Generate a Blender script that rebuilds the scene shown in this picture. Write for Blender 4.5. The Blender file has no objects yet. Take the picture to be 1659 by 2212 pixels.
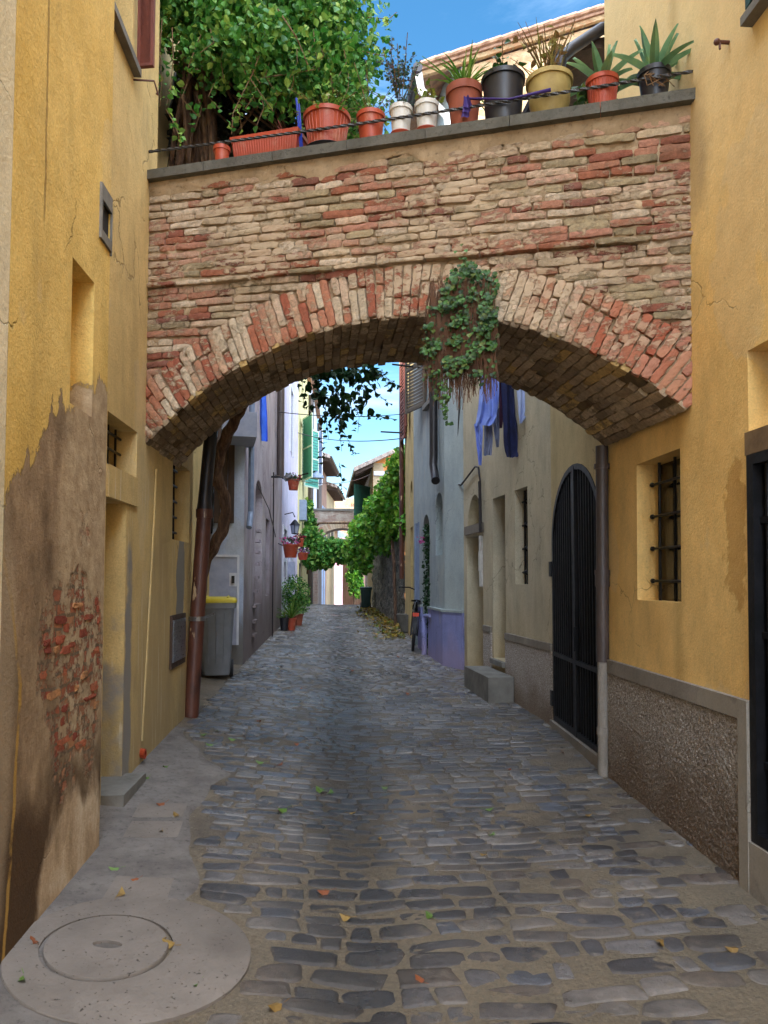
import bpy, math, random
from mathutils import Vector, noise as mnoise
from mathutils.geometry import tessellate_polygon
random.seed(7)
R=random.random
def U(a,b): return a+(b-a)*random.random()
sc=bpy.context.scene
COL=sc.collection
# ------------------------------------------------------------------ camera maths (real camera; used to survey positions off the photo)
F=1600.;TH=math.radians(2.8);PSI=math.atan(99.5*math.cos(TH)/1600);CX=829.5;CY=1250-F*math.tan(TH)
s_,c_=math.sin(PSI),math.cos(PSI);st,ct=math.sin(TH),math.cos(TH)
Fw=Vector((s_*ct,c_*ct,st));Rt=Vector((c_,-s_,0));Up=Vector((-s_*st,-c_*st,ct));CAM=Vector((0,0,1.6))
def ray(x,y): return F*Fw+(x-CX)*Rt+(CY-y)*Up
def sm(a,b,t):
    t=max(0,min(1,(t-a)/(b-a)));return t*t*(3-2*t)
def G(x,y):
    base=.03*min(y,22) if y<22 else .66+(.03*(y-22)-.0065*(y-22)**2 if y<29 else .03*7-.0065*49-.061*(y-29))
    cc=.11-.08*sm(8,20,y)
    return base+cc*max(0,min(2.5,.1-x))+.015*max(0,min(3,x-.1))
def gp(x,y):
    r=ray(x,y);t=0.;dt=.1/F
    h=lambda t:1.6+r.z*t-G(r.x*t,r.y*t)
    while h(t)>0 and t*F<60: t+=dt
    a,b=t-dt,t
    for _ in range(30):
        m=(a+b)/2
        if h(m)>0:a=m
        else:b=m
    return CAM+r*a
def at(x,y,Y):
    r=ray(x,y);return CAM+r*(Y/r.y)
class Frame:
    def __init__(s,p,q,side,tilt=0.):
        s.O=Vector((p[0],p[1],0));d=Vector((q[0]-p[0],q[1]-p[1],0));s.L=d.length;s.U=d.normalized()
        s.N=Vector((s.U.y,-s.U.x,0))*side
        s.V=(Vector((0,0,1))-s.N*tilt).normalized();s.N=(s.N+Vector((0,0,1))*tilt).normalized()
    def pt(s,u,v,n=0.): return s.O+s.U*u+s.V*v+s.N*n
    def px(s,x,y,n=0.):
        r=ray(x,y);o=s.O+s.N*n;t=(o-CAM).dot(s.N)/r.dot(s.N);p=CAM+r*t-s.O
        return p.dot(s.U),p.dot(s.V)
# ------------------------------------------------------------------ objects
WL={}
def reg(o,p): WL[o.name]=Vector(p)
def thing(name,loc,label,cat,group=None):
    o=bpy.data.objects.new(name,None);COL.objects.link(o);o.location=loc;o.empty_display_size=.1
    o['label']=label;o['category']=cat
    if group:o['group']=group
    reg(o,loc);return o
class MB:
    def __init__(s): s.v=[];s.f=[]
    def add(s,vs,fs):
        b=len(s.v);s.v+= [tuple(v) for v in vs];s.f+=[tuple(i+b for i in f) for f in fs]
    def hexa(s,c): # 8 corners: bottom 4, top 4
        s.add(c,[(0,3,2,1),(4,5,6,7),(0,1,5,4),(1,2,6,5),(2,3,7,6),(3,0,4,7)])
    def box(s,x0,x1,y0,y1,z0,z1):
        s.hexa([(x0,y0,z0),(x1,y0,z0),(x1,y1,z0),(x0,y1,z0),(x0,y0,z1),(x1,y0,z1),(x1,y1,z1),(x0,y1,z1)])
    def fbox(s,W,u0,u1,v0,v1,n0,n1):
        s.hexa([W.pt(u0,v0,n0),W.pt(u1,v0,n0),W.pt(u1,v0,n1),W.pt(u0,v0,n1),W.pt(u0,v1,n0),W.pt(u1,v1,n0),W.pt(u1,v1,n1),W.pt(u0,v1,n1)])
    def tube(s,pts,r,k=8,cap=True):
        pts=[Vector(p) for p in pts];n=len(pts);rr=r if isinstance(r,(list,tuple)) else [r]*n
        vs=[];fs=[];a=None
        for i,p in enumerate(pts):
            t=(pts[min(i+1,n-1)]-pts[max(i-1,0)]).normalized()
            if a is None:
                a=t.orthogonal().normalized()
            a=(a-t*a.dot(t)).normalized();b=t.cross(a)
            for j in range(k):
                th=2*math.pi*j/k;vs.append(p+(a*math.cos(th)+b*math.sin(th))*rr[i])
        for i in range(n-1):
            for j in range(k):
                fs.append((i*k+j,i*k+(j+1)%k,(i+1)*k+(j+1)%k,(i+1)*k+j))
        if cap: fs.append(tuple(range(k))[::-1]);fs.append(tuple((n-1)*k+j for j in range(k)))
        s.add(vs,fs)
    def lathe(s,c,prof,k=20,ax=None):
        c=Vector(c);vs=[];fs=[];n=len(prof)
        for (r,z) in prof:
            for j in range(k):
                th=2*math.pi*j/k
                if ax is None: vs.append(c+Vector((r*math.cos(th),r*math.sin(th),z)))
                else: vs.append(c+ax[0]*(r*math.cos(th))+ax[1]*(r*math.sin(th))+ax[2]*z)
        for i in range(n-1):
            for j in range(k): fs.append((i*k+j,i*k+(j+1)%k,(i+1)*k+(j+1)%k,(i+1)*k+j))
        if prof[0][0]>0: fs.append(tuple(range(k))[::-1])
        if prof[-1][0]>0: fs.append(tuple((n-1)*k+j for j in range(k)))
        s.add(vs,fs)
    def grid(s,fn,nu,nv):
        vs=[fn(i/nu,j/nv) for i in range(nu+1) for j in range(nv+1)]
        fs=[(i*(nv+1)+j,(i+1)*(nv+1)+j,(i+1)*(nv+1)+j+1,i*(nv+1)+j+1) for i in range(nu) for j in range(nv)]
        s.add(vs,fs)
    def ball(s,c,r,k=10,m=6):
        s.lathe(c,[(max(1e-4,r*math.sin(math.pi*i/m)),-r*math.cos(math.pi*i/m)) for i in range(m+1)],k)
    def leaf(s,p,d,w,L,up=None,fold=.15,wid=.42):
        p=Vector(p);d=Vector(d).normalized();w=Vector(w);w=(w-d*w.dot(d))
        if w.length<1e-3:w=d.orthogonal()
        w.normalize();n=d.cross(w)
        a=L*wid
        v=[p,p+d*L*.18-w*a*.75+n*a*fold,p+d*L*.5-w*a+n*a*fold*2,p+d*L-n*L*.12,p+d*L*.5+w*a+n*a*fold*2,p+d*L*.18+w*a*.75+n*a*fold,p+d*L*.5]
        s.add(v,[(0,1,6),(1,2,6),(2,3,6),(0,6,5),(5,6,4),(4,6,3)])
    def rleaf(s,p,L,droop=.5,wid=.42):
        d=Vector((U(-1,1),U(-1,1),U(-1,1)-droop));s.leaf(p,d,Vector((U(-1,1),U(-1,1),U(-.4,.4))),L*U(.7,1.25),wid=wid)
    def blade(s,p,d,L,w,bend,seg=5,th=0.):
        p=Vector(p);d=Vector(d).normalized();side=d.cross(Vector((0,0,1)))
        if side.length<.05: side=Vector((1,0,0))
        side.normalize();vs=[];fs=[]
        for i in range(seg+1):
            t=i/seg;q=p+d*L*t+Vector((0,0,-1))*bend*L*t*t
            ww=w*(.55+.45*math.sin(min(1,t*2.2)*math.pi/2))*(1-t**2.2)+.0006
            nn=side.cross(d)
            vs+= [q-side*ww+nn*w*.5,q-nn*th*(1-t),q+side*ww+nn*w*.5]
        for i in range(seg):
            a=i*3;fs+= [(a,a+1,a+4,a+3),(a+1,a+2,a+5,a+4)]
        s.add(vs,fs)
def obj(name,mb,mat,parent=None,smooth=False,label=None,cat=None,group=None,kind=None,base=None,flip=False):
    me=bpy.data.meshes.new(name);o=bpy.data.objects.new(name,me)
    if parent is not None: b=WL[parent.name]
    else:
        b=Vector(base) if base is not None else Vector((0,0,0))
    me.from_pydata([(v[0]-b.x,v[1]-b.y,v[2]-b.z) for v in mb.v],[],mb.f);me.update()
    me.materials.append(mat)
    if smooth:
        me.polygons.foreach_set('use_smooth',[True]*len(me.polygons))
        if smooth!=2:
            try: me.set_sharp_from_angle(angle=math.radians(42))
            except Exception: pass
    COL.objects.link(o)
    if parent is not None: o.parent=parent
    else: o.location=b
    reg(o,b)
    if label:o['label']=label
    if cat:o['category']=cat
    if group:o['group']=group
    if kind:o['kind']=kind
    return o
# ------------------------------------------------------------------ materials
def hx(h):
    h=h.lstrip('#');c=[int(h[i:i+2],16)/255 for i in (0,2,4)]
    return tuple((x/12.92 if x<=.04045 else ((x+.055)/1.055)**2.4) for x in c)+(1,)
class NT:
    def __init__(s,name):
        s.mat=bpy.data.materials.new(name);s.mat.use_nodes=True;s.t=s.mat.node_tree;s.t.nodes.clear()
        s.geo=s.n('ShaderNodeNewGeometry');s.P=s.geo.outputs['Position'];s.rnd=s.geo.outputs['Random Per Island']
    def n(s,t): return s.t.nodes.new(t)
    def put(s,sock,v):
        if isinstance(v,bpy.types.NodeSocket): s.t.links.new(v,sock)
        elif sock.type=='RGBA' and not isinstance(v,tuple): sock.default_value=(v,v,v,1)
        elif sock.type=='VECTOR' and isinstance(v,tuple): sock.default_value=v[:3]
        else: sock.default_value=v
    def m(s,op,a,b=0.,c=0.,clamp=False):
        n=s.n('ShaderNodeMath');n.operation=op;n.use_clamp=clamp;s.put(n.inputs[0],a);s.put(n.inputs[1],b);s.put(n.inputs[2],c);return n.outputs[0]
    def add(s,a,b): return s.m('ADD',a,b)
    def mul(s,a,b): return s.m('MULTIPLY',a,b)
    def sub(s,a,b): return s.m('SUBTRACT',a,b)
    def scale(s,v,sc):
        n=s.n('ShaderNodeVectorMath');n.operation='MULTIPLY';s.put(n.inputs[0],v);n.inputs[1].default_value=sc;return n.outputs[0]
    def noise(s,scale=1.,st=(1,1,1),detail=4,rough=.55,off=0.,vec=None,dist=0.):
        v=s.scale(vec or s.P,st);
        if off:
            n=s.n('ShaderNodeVectorMath');n.operation='ADD';s.put(n.inputs[0],v);n.inputs[1].default_value=(off,off*1.7,off*.6);v=n.outputs[0]
        n=s.n('ShaderNodeTexNoise');s.put(n.inputs['Vector'],v);n.inputs['Scale'].default_value=scale;n.inputs['Detail'].default_value=detail;n.inputs['Roughness'].default_value=rough
        n.inputs['Distortion'].default_value=dist
        return n.outputs['Fac']
    def vor(s,scale,st=(1,1,1),feat='F1',out='Distance',rnd=1.):
        n=s.n('ShaderNodeTexVoronoi');n.feature=feat;s.put(n.inputs['Vector'],s.scale(s.P,st));n.inputs['Scale'].default_value=scale;n.inputs['Randomness'].default_value=rnd;return n.outputs[out]
    def step(s,x,a,b):
        n=s.n('ShaderNodeMapRange');n.interpolation_type='SMOOTHSTEP';s.put(n.inputs['Value'],x)
        s.put(n.inputs['From Min'],a);s.put(n.inputs['From Max'],b);return n.outputs[0]
    def mix(s,f,a,b,mode='MIX'):
        n=s.n('ShaderNodeMix');n.data_type='RGBA';n.blend_type=mode
        s.put(n.inputs[0],f);s.put(n.inputs[6],a);s.put(n.inputs[7],b);return n.outputs[2]
    def ramp(s,f,stops,interp='LINEAR'):
        n=s.n('ShaderNodeValToRGB');r=n.color_ramp;r.interpolation=interp;s.put(n.inputs[0],f)
        while len(r.elements)<len(stops): r.elements.new(.5)
        for e,(p,c) in zip(r.elements,sorted(stops,key=lambda q:q[0])):
            e.position=p;e.color=c if isinstance(c,tuple) else (c,c,c,1)
        return n.outputs[0]
    def xyz(s):
        if not hasattr(s,'_x'):
            n=s.n('ShaderNodeSeparateXYZ');s.put(n.inputs[0],s.P);s._x=n.outputs
        return s._x
    def curve(s,x,pts):
        a,b=pts[0][0],pts[-1][0];lo=min(p[1] for p in pts);hi=max(p[1] for p in pts)+1e-6
        t=s.mul(s.sub(x,a),1/(b-a))
        n=s.n('ShaderNodeValToRGB');r=n.color_ramp;s.put(n.inputs[0],t)
        while len(r.elements)<len(pts): r.elements.new(.5)
        for e,(p,c) in zip(r.elements,pts):
            e.position=(p-a)/(b-a);v=(c-lo)/(hi-lo);e.color=(v,v,v,1)
        return s.add(s.mul(n.outputs[0],hi-lo),lo)
    def blob(s,cy,cz,ry,rz,soft=.3,amp=.8,ns=3.,st=(1,1,1),off=0.):
        x=s.xyz();dy=s.mul(s.sub(x[1],cy),1/ry);dz=s.mul(s.sub(x[2],cz),1/rz)
        d=s.m('SQRT',s.add(s.mul(dy,dy),s.mul(dz,dz)))
        d=s.add(d,s.mul(s.sub(s.noise(ns,st,off=off or cy,detail=5),.5),amp*2))
        return s.step(d,1+soft/2,1-soft/2)
    def fin(s,col,rough=.8,h=None,dist=.01,stg=1.,metal=0.,spec=.5,trans=0.):
        b=s.n('ShaderNodeBsdfPrincipled');s.put(b.inputs['Base Color'],col);s.put(b.inputs['Roughness'],rough);s.put(b.inputs['Metallic'],metal)
        b.inputs['Specular IOR Level'].default_value=spec
        if h is not None:
            n=s.n('ShaderNodeBump');n.inputs['Strength'].default_value=stg;n.inputs['Distance'].default_value=dist;s.put(n.inputs['Height'],h);s.put(b.inputs['Normal'],n.outputs[0])
        o=s.n('ShaderNodeOutputMaterial');sh=b.outputs[0]
        if trans:
            tr=s.n('ShaderNodeBsdfTranslucent');s.put(tr.inputs[0],col);mx=s.n('ShaderNodeMixShader');mx.inputs[0].default_value=trans
            s.t.links.new(sh,mx.inputs[1]);s.t.links.new(tr.outputs[0],mx.inputs[2]);sh=mx.outputs[0]
        s.t.links.new(sh,o.inputs[0]);return s.mat
def dk(c,k): return (c[0]*k,c[1]*k,c[2]*k,1)
def plaster(name,c1,c2,dirt='#5b5247',dirtamt=.35,bump=.6,layers=(),rough=.88,streak=.35,damp=None):
    t=NT(name);a,b=hx(c1),hx(c2)
    col=t.ramp(t.noise(1.1,detail=6,rough=.6),[(.35,a),(.65,b)])
    col=t.mix(t.mul(t.step(t.noise(2.6,(1.6,1.6,.28),detail=5,off=3.1),.5,.72),streak),col,dk(b,.62))
    col=t.mix(t.mul(t.step(t.noise(3.,(1,1,.35),detail=8,rough=.7,off=8.),.52,.75),dirtamt),col,hx(dirt))
    col=t.mix(t.mul(t.step(t.noise(45,detail=3,off=1.),.60,.72),.32),col,dk(a,.45))
    col=t.mix(.5,col,t.mix(1.,col,t.ramp(t.noise(90,detail=5,rough=.8,off=6.),[(.35,.75),(.65,1.25)]),'MULTIPLY'))
    col=t.mix(.55,col,t.mix(1.,col,t.ramp(t.noise(4.5,(1,1,.6),detail=9,rough=.7,off=12.),[(.3,.72),(.7,1.22)]),'MULTIPLY'))
    vm=t.n('ShaderNodeVectorMath');vm.operation='MULTIPLY_ADD';nn=t.n('ShaderNodeTexNoise');nn.inputs['Scale'].default_value=3.;nn.inputs['Detail'].default_value=6;t.put(nn.inputs['Vector'],t.P);t.put(vm.inputs[0],nn.outputs['Color']);vm.inputs[1].default_value=(.5,.5,.5);t.put(vm.inputs[2],t.P)
    vo=t.n('ShaderNodeTexVoronoi');vo.feature='DISTANCE_TO_EDGE';vo.inputs['Scale'].default_value=1.15;t.put(vo.inputs['Vector'],vm.outputs[0])
    ck=t.mul(t.step(vo.outputs['Distance'],.007,.002),t.step(t.noise(.9,detail=3,off=31.),.5,.56))
    col=t.mix(t.mul(ck,.65),col,dk(b,.4))
    pt=t.step(t.add(t.noise(.8,(1,1.2,.8),detail=4,off=41.),t.mul(t.noise(9,detail=4),.04)),.60,.612)
    col=t.mix(t.mul(pt,.45),col,t.mix(.4,col,hx('#b9b09c')))
    z=t.xyz()[2]
    if damp:
        z0,z1,dc,am=damp
        f=t.step(t.add(z,t.mul(t.sub(t.noise(2.2,(1,1,.6),detail=6,off=5.),.5),1.1)),z1,z0)
        col=t.mix(t.mul(f,am),col,hx(dc))
    h=t.add(t.mul(t.noise(9,detail=6,rough=.62),.9),t.mul(t.noise(70,detail=4,rough=.7),.45))
    h=t.sub(h,t.mul(ck,1.2))
    for L in layers:
        r=L(t)
        if len(r)==3: h=t.add(h,t.mul(r[0],r[2]))
        col=t.mix(r[0],col,r[1])
    return t.fin(col,rough,h,.014,bump,spec=.25)
def simple(name,c,c2=None,rough=.6,metal=0.,ns=8.,bump=0.,spec=.5,st=(1,1,1),bs=40):
    t=NT(name);a=hx(c);b=hx(c2) if c2 else dk(a,.72)
    col=t.ramp(t.noise(ns,st,detail=6,rough=.65),[(.32,a),(.68,b)])
    rr=t.add(t.mul(t.noise(ns*3,detail=3,off=2.),.25),rough-.12)
    h=t.noise(bs,st,detail=5) if bump else None
    return t.fin(col,rr,h,.004,bump or 1,metal=metal,spec=spec)
def leafmat(name,cs,rough=.5,trans=.3):
    t=NT(name);n=len(cs)
    col=t.ramp(t.rnd,[(i/max(1,n-1),hx(c)) for i,c in enumerate(cs)])
    col=t.mix(t.mul(t.noise(2.2,detail=3),.5),col,t.mix(1.,col,(.55,.75,.4,1),'MULTIPLY'))
    return t.fin(col,rough,None,trans=trans,spec=.35)
M={}
M['iron']=simple('black_iron','#17181a','#26262a',.45,.6,bump=.3)
M['darkpipe']=simple('dark_pipe','#1d1c20','#302b2c',.4,.3)
M['brownpipe']=None
t=NT('rusty_brown_pipe');_c=t.ramp(t.noise(6,(1,1,.4),detail=8),[(.35,hx('#45251b')),(.55,hx('#5b3426')),(.7,hx('#38201a'))])
_c=t.mix(t.step(t.noise(7,(2,2,.5),detail=6,off=4.),.62,.66),_c,hx('#b39a7a'));M['brownpipe']=t.fin(_c,.5,t.noise(30,(1,1,.5)),.003,.6)
t=NT('terracotta_plastic');_c=t.ramp(t.noise(5,detail=5),[(.3,hx('#b0482a')),(.7,hx('#963a22'))]);_c=t.mix(t.mul(t.step(t.noise(9,(1,1,.7),detail=8,rough=.7,off=4.),.52,.68),.45),_c,hx('#b98a72'));_c=t.mix(t.mul(t.step(t.noise(5,detail=7,off=9.),.55,.7),.5),_c,hx('#5a3626'))
M['terra']=t.fin(_c,.5,t.noise(60),.002,.3)
t=NT('brown_clay');_c=t.ramp(t.noise(7,detail=6),[(.3,hx('#9a5138')),(.7,hx('#7b3e2b'))]);M['clay']=t.fin(_c,.75,t.noise(40),.003,.5)
t=NT('weathered_beige_pot');_c=t.ramp(t.noise(6,detail=6),[(.3,hx('#b7a163')),(.6,hx('#927c44')),(.75,hx('#6f6136'))]);M['beigepot']=t.fin(_c,.7,t.noise(30),.003,.5)
M['blackpot']=simple('black_plastic','#1b1b20','#2a2a30',.42)
M['whitepot']=simple('white_plastic','#d8d6d0','#b9b6ae',.4)
M['soil']=simple('potting_soil','#2b1f16','#1b130d',.95,bump=.8)
M['stone']=simple('grey_stone','#7e7b74','#5d5a53',.85,bump=.7,ns=5)
M['bluegrey']=simple('blue_grey_metal','#7f8ea6','#6b7890',.5)
M['glass']=simple('dark_window_glass','#1c2126','#10141a',.12,spec=.8,ns=2)
M['dark']=simple('dark_interior','#1b1612','#0e0b09',.9)
M['wood']=simple('old_brown_wood','#4f3a2b','#2f2219',.7,st=(3,3,.3),bump=.6)
M['redwood']=simple('reddish_shutter_wood','#7d4334','#5f3026',.6,st=(3,3,.3),bump=.4)
M['bark']=None
t=NT('vine_bark');_h=t.noise(11,(2.2,2.2,.35),detail=8,rough=.7)
_c=t.ramp(_h,[(.3,hx('#2c1d14')),(.5,hx('#5d4330')),(.7,hx('#8a6c50'))]);M['bark']=t.fin(_c,.85,_h,.03,1.)
M['stem']=simple('thin_stem','#7a5a38','#4f3c24',.8)
M['deadstem']=simple('dry_reddish_stems','#6b4a33','#463021',.9)
M['gshut']=simple('green_shutter','#4a9a86','#3a8576',.6)
M['bshut']=simple('pale_blue_shutter','#9fb4cf','#8ba0c0',.6)
M['dgshut']=simple('dark_green_shutter','#1d4f3f','#143a30',.6)
M['oshut']=simple('olive_brown_shutter','#5b5346','#473f35',.6)
M['shutwhite']=simple('pale_green_frame','#c9d8c4','#aebfaa',.6)
M['vine']=leafmat('vine_leaves',['#35702a','#4a8834','#5f9440','#a0b858','#42783a','#2a5c24','#52883c','#78a04a'])
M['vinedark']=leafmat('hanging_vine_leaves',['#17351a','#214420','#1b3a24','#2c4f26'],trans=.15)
M['ivy']=leafmat('ivy_leaves',['#243f20','#2f5228','#3e6632','#56803e','#20361e','#6b7a3a'],trans=.15)
M['grape']=leafmat('grape_leaves',['#3f7f22','#5b9a2a','#86b83a','#2f6a22','#a3c44a','#27581f'])
M['agave']=None
t=NT('agave_leaf');_c=t.ramp(t.noise(9,detail=4),[(.3,hx('#4b7350')),(.6,hx('#6f9468')),(.75,hx('#8aa560'))]);M['agave']=t.fin(_c,.45,None,trans=.1)
M['grassleaf']=leafmat('strap_leaves',['#3f6b23','#567f2c','#7b9440','#8d8a48'])
M['drygrass']=leafmat('dry_blades',['#8d6a42','#6f5232','#7d7a3c','#a38a5c'])
M['redleaf']=leafmat('red_succulent',['#8c4a4a','#a35b58'])
M['cloth_blue']=simple('light_blue_cloth','#6f87d6','#8b9fe0',.9,bump=.4)
M['cloth_towel']=simple('blue_towel','#3f6fe0','#3563cf',.95,bump=.6,bs=120)
M['cloth_grey']=simple('grey_blue_cloth','#77809f','#8d93ab',.9,bump=.4)
M['cloth_navy']=simple('navy_denim','#1a2250','#12183c',.9,bump=.4)
M['cloth_plum']=simple('plum_cloth','#4b2440','#3a1a33',.9)
M['cloth_pale']=simple('pale_blue_cloth','#9fb0dc','#b3c0e2',.9,bump=.3)
M['cloth_brown']=simple('brown_cloth','#5b3a3c','#472b30',.9)
M['purple']=simple('purple_ribbon','#3a2070','#2c1858',.7)
M['bluestick']=simple('blue_plastic','#1f3fae','#183390',.35)
M['binplastic']=simple('grey_bin_plastic','#7b7f84','#6c7075',.5,bump=.15)
M['lid']=simple('yellow_bin_lid','#c9b51c','#b39f18',.45)
M['greenbin']=simple('dark_green_plastic','#15352c','#0f2821',.45)
M['metalbox']=simple('pale_painted_metal','#a9b0c4','#949cb4',.5)
M['white']=simple('white_paint','#d9dbe0','#c4c8d2',.6)
M['orange']=simple('orange_plastic','#e0431a','#c93a16',.4)
M['rubber']=simple('black_rubber','#121214','#1c1c1f',.7)
M['chrome']=simple('bare_metal','#9a9da2','#7d8085',.3,.9)
M['flower_pink']=leafmat('pink_petals',['#c84a8e','#b03a86','#d873a8'],trans=.2)
M['flower_red']=leafmat('crimson_petals',['#8e1f38','#a3283f','#6f1830'],trans=.2)
M['flower_mix']=leafmat('mixed_petals',['#9a2a4a','#cfc4d8','#6a4a8c','#8e1f3a'],trans=.2)
M['fallen']=leafmat('fallen_leaf',['#8a6a2a','#a87c2c','#4f6b22','#6b4a22','#9c9438'],trans=.1)
def brickmat(name,cols,mort,wash=.5,dark=1.,rough=.9,red=None):
    t=NT(name);n=len(cols)
    col=t.ramp(t.rnd,[((i+.01)/n,dk(hx(c),dark)) for i,c in enumerate(cols)],'CONSTANT')
    col=t.mix(.85,col,t.mix(1.,col,t.ramp(t.noise(34,detail=9,rough=.8),[(.3,.45),(.7,1.5)]),'MULTIPLY'))
    w=t.step(t.add(t.noise(12,(1,1,1.8),detail=10,rough=.75,off=2.),t.mul(t.sub(t.noise(1.3,detail=2,off=5.),.5),.7)),.60-.2*wash,.68-.2*wash)
    col=t.mix(t.mul(w,.85),col,t.mix(t.noise(40,detail=6),dk(hx(mort),dark*.75),dk(hx(mort),dark*1.1)))
    col=t.mix(t.mul(t.step(t.noise(2.2,detail=6,off=9.),.58,.75),.5),col,dk(hx('#4c4334'),dark))
    if red:
        x=t.xyz()[0];f=t.mul(t.step(t.add(x,t.mul(t.sub(t.rnd,.5),.5)),red,red+.35),t.sub(1.,t.mul(w,.6)));col=t.mix(t.mul(f,.75),col,t.ramp(t.rnd,[(0,hx('#b5624a')),(.5,hx('#c47a5c')),(.8,hx('#a8553e')),(1,hx('#cc9a7a'))]))
    h=t.add(t.noise(60,detail=10,rough=.8),t.mul(w,.4))
    return t.fin(col,rough,h,.014,1.,spec=.2)
BC=['#9d644c','#c7ab90','#ac7a62','#c4ae90','#915a48','#c09a82','#97876a','#b48c74','#cdb9a0','#8a5c4e','#aa9878','#b07e68','#c8b49a','#bca388']
M['brick']=brickmat('weathered_brick',BC,'#c9b294',.56)
M['voussoir']=brickmat('arch_ring_brick',['#ad6b51','#cfb398','#b97e63','#d2bca0','#a3604a','#c9a385','#d6c3a8','#bd8a6e'],'#d3bea0',.6,red=1.15)
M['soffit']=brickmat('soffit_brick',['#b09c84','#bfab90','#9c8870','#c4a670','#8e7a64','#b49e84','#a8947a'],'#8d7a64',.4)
def mortar(name,c1,c2):
    t=NT(name);h=t.noise(26,detail=9,rough=.78)
    col=t.ramp(t.noise(5,detail=8,rough=.65),[(.3,hx(c1)),(.7,hx(c2))]);col=t.mix(t.step(h,.5,.25),col,dk(hx(c2),.45))
    return t.fin(col,.95,h,.012,1.,spec=.15)
M['mortar']=mortar('old_mortar','#c0a888','#8f7a5e')
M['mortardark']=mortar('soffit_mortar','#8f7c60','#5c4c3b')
M['coping']=mortar('concrete_coping','#6f6c63','#55534c')
M['concrete']=mortar('smooth_concrete','#837d77','#625d59')
t=NT('rubble_wall_stone');_v=t.vor(7,feat='DISTANCE_TO_EDGE');_c=t.ramp(t.vor(7,out='Color'),[(.2,hx('#5b564b')),(.8,hx('#8d8470'))])
_c=t.mix(t.step(_v,.06,.0),_c,hx('#37332c'));_c=t.mix(t.mul(t.noise(1.4,(1,1,.3),detail=6),.6),_c,hx('#2f3a2c'));M['rubble']=t.fin(_c,.95,t.add(_v,t.noise(20,detail=6)),.03,1.)
t=NT('far_brickwork');bt=t.n('ShaderNodeTexBrick');cm=t.n('ShaderNodeCombineXYZ');X=t.xyz();t.put(cm.inputs[0],t.add(X[0],X[1]));t.put(cm.inputs[1],X[2]);t.put(bt.inputs['Vector'],cm.outputs[0])
bt.inputs['Scale'].default_value=2.2;bt.inputs['Mortar Size'].default_value=.012;bt.inputs['Color1'].default_value=hx('#bd9f76');bt.inputs['Color2'].default_value=hx('#a97d58');bt.inputs['Mortar'].default_value=hx('#a8926e');bt.inputs['Row Height'].default_value=.16;bt.inputs['Brick Width'].default_value=.6
_n=t.noise(6,detail=8,rough=.7);_c=t.mix(t.step(_n,.45,.7),bt.outputs[0],hx('#c4aa80'));_c=t.mix(t.step(t.noise(5,(1,1,3),detail=7,off=3.),.6,.68),_c,hx('#94704c'))
M['palebrick']=t.fin(_c,.9,t.add(t.mul(bt.outputs['Fac'],-.6),_n),.03,1.)
t=NT('grey_far_brickwork');bt=t.n('ShaderNodeTexBrick');cm=t.n('ShaderNodeCombineXYZ');X=t.xyz();t.put(cm.inputs[0],t.add(X[0],X[1]));t.put(cm.inputs[1],X[2]);t.put(bt.inputs['Vector'],cm.outputs[0])
bt.inputs['Scale'].default_value=2.2;bt.inputs['Mortar Size'].default_value=.02;bt.inputs['Color1'].default_value=hx('#9a8578');bt.inputs['Color2'].default_value=hx('#8a6a5c');bt.inputs['Mortar'].default_value=hx('#8f867a');bt.inputs['Row Height'].default_value=.16;bt.inputs['Brick Width'].default_value=.6
M['greybrick']=t.fin(t.mix(t.step(t.noise(3,detail=7),.45,.7),bt.outputs[0],hx('#a69a8c')),.9,t.noise(15,detail=6),.03,1.)
t=NT('roof_tiles');X=t.xyz();w=t.m('SINE',t.mul(t.add(X[0],X[1]),26.));_c=t.ramp(t.noise(9,detail=6),[(.3,hx('#a98468')),(.7,hx('#86604a'))]);M['tile']=t.fin(_c,.85,w,.02,1.)
t=NT('grey_roof_tiles');X=t.xyz();w=t.m('SINE',t.mul(t.add(X[0],X[1]),26.));_c=t.ramp(t.noise(9,detail=6),[(.3,hx('#b5a294')),(.7,hx('#8d8078'))]);M['greytile']=t.fin(_c,.85,w,.02,1.)
# ------------------------------------------------------------------ wall builder
def arcpoly(u0,u1,v0,v1,rise,n=14):
    uc=(u0+u1)/2;hw=(u1-u0)/2
    return [(u0,v0),(u1,v0)]+[(uc+hw*math.cos(math.pi*i/n),v1-rise+rise*math.sin(math.pi*i/n)) for i in range(n+1)]
def rect(u0,u1,v0,v1): return [(u0,v0),(u1,v0),(u1,v1),(u0,v1)]
def facade(W,outer,holes,th=.35):
    mb=MB();loops=[outer]+[h[0] for h in holes]
    tri=tessellate_polygon([[Vector((u,v,0)) for u,v in l] for l in loops])
    flat=[p for l in loops for p in l]
    mb.add([W.pt(u,v) for u,v in flat],tri)
    n=len(outer)
    vs=[W.pt(u,v) for u,v in outer]+[W.pt(u,v,-th) for u,v in outer]
    mb.add(vs,[(i,(i+1)%n,n+(i+1)%n,n+i) for i in range(n)])
    for h,d in holes:
        n=len(h);vs=[W.pt(u,v) for u,v in h]+[W.pt(u,v,-d) for u,v in h]
        mb.add(vs,[(i,(i+1)%n,n+(i+1)%n,n+i) for i in range(n)])
    return mb
def slab(W,poly,n0,n1):
    mb=MB();k=len(poly);vs=[W.pt(u,v,n0) for u,v in poly]+[W.pt(u,v,n1) for u,v in poly]
    mb.add(vs,[tuple(range(k)),tuple(range(k,2*k))[::-1]]+[(i,(i+1)%k,k+(i+1)%k,k+i) for i in range(k)]);return mb
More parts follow.
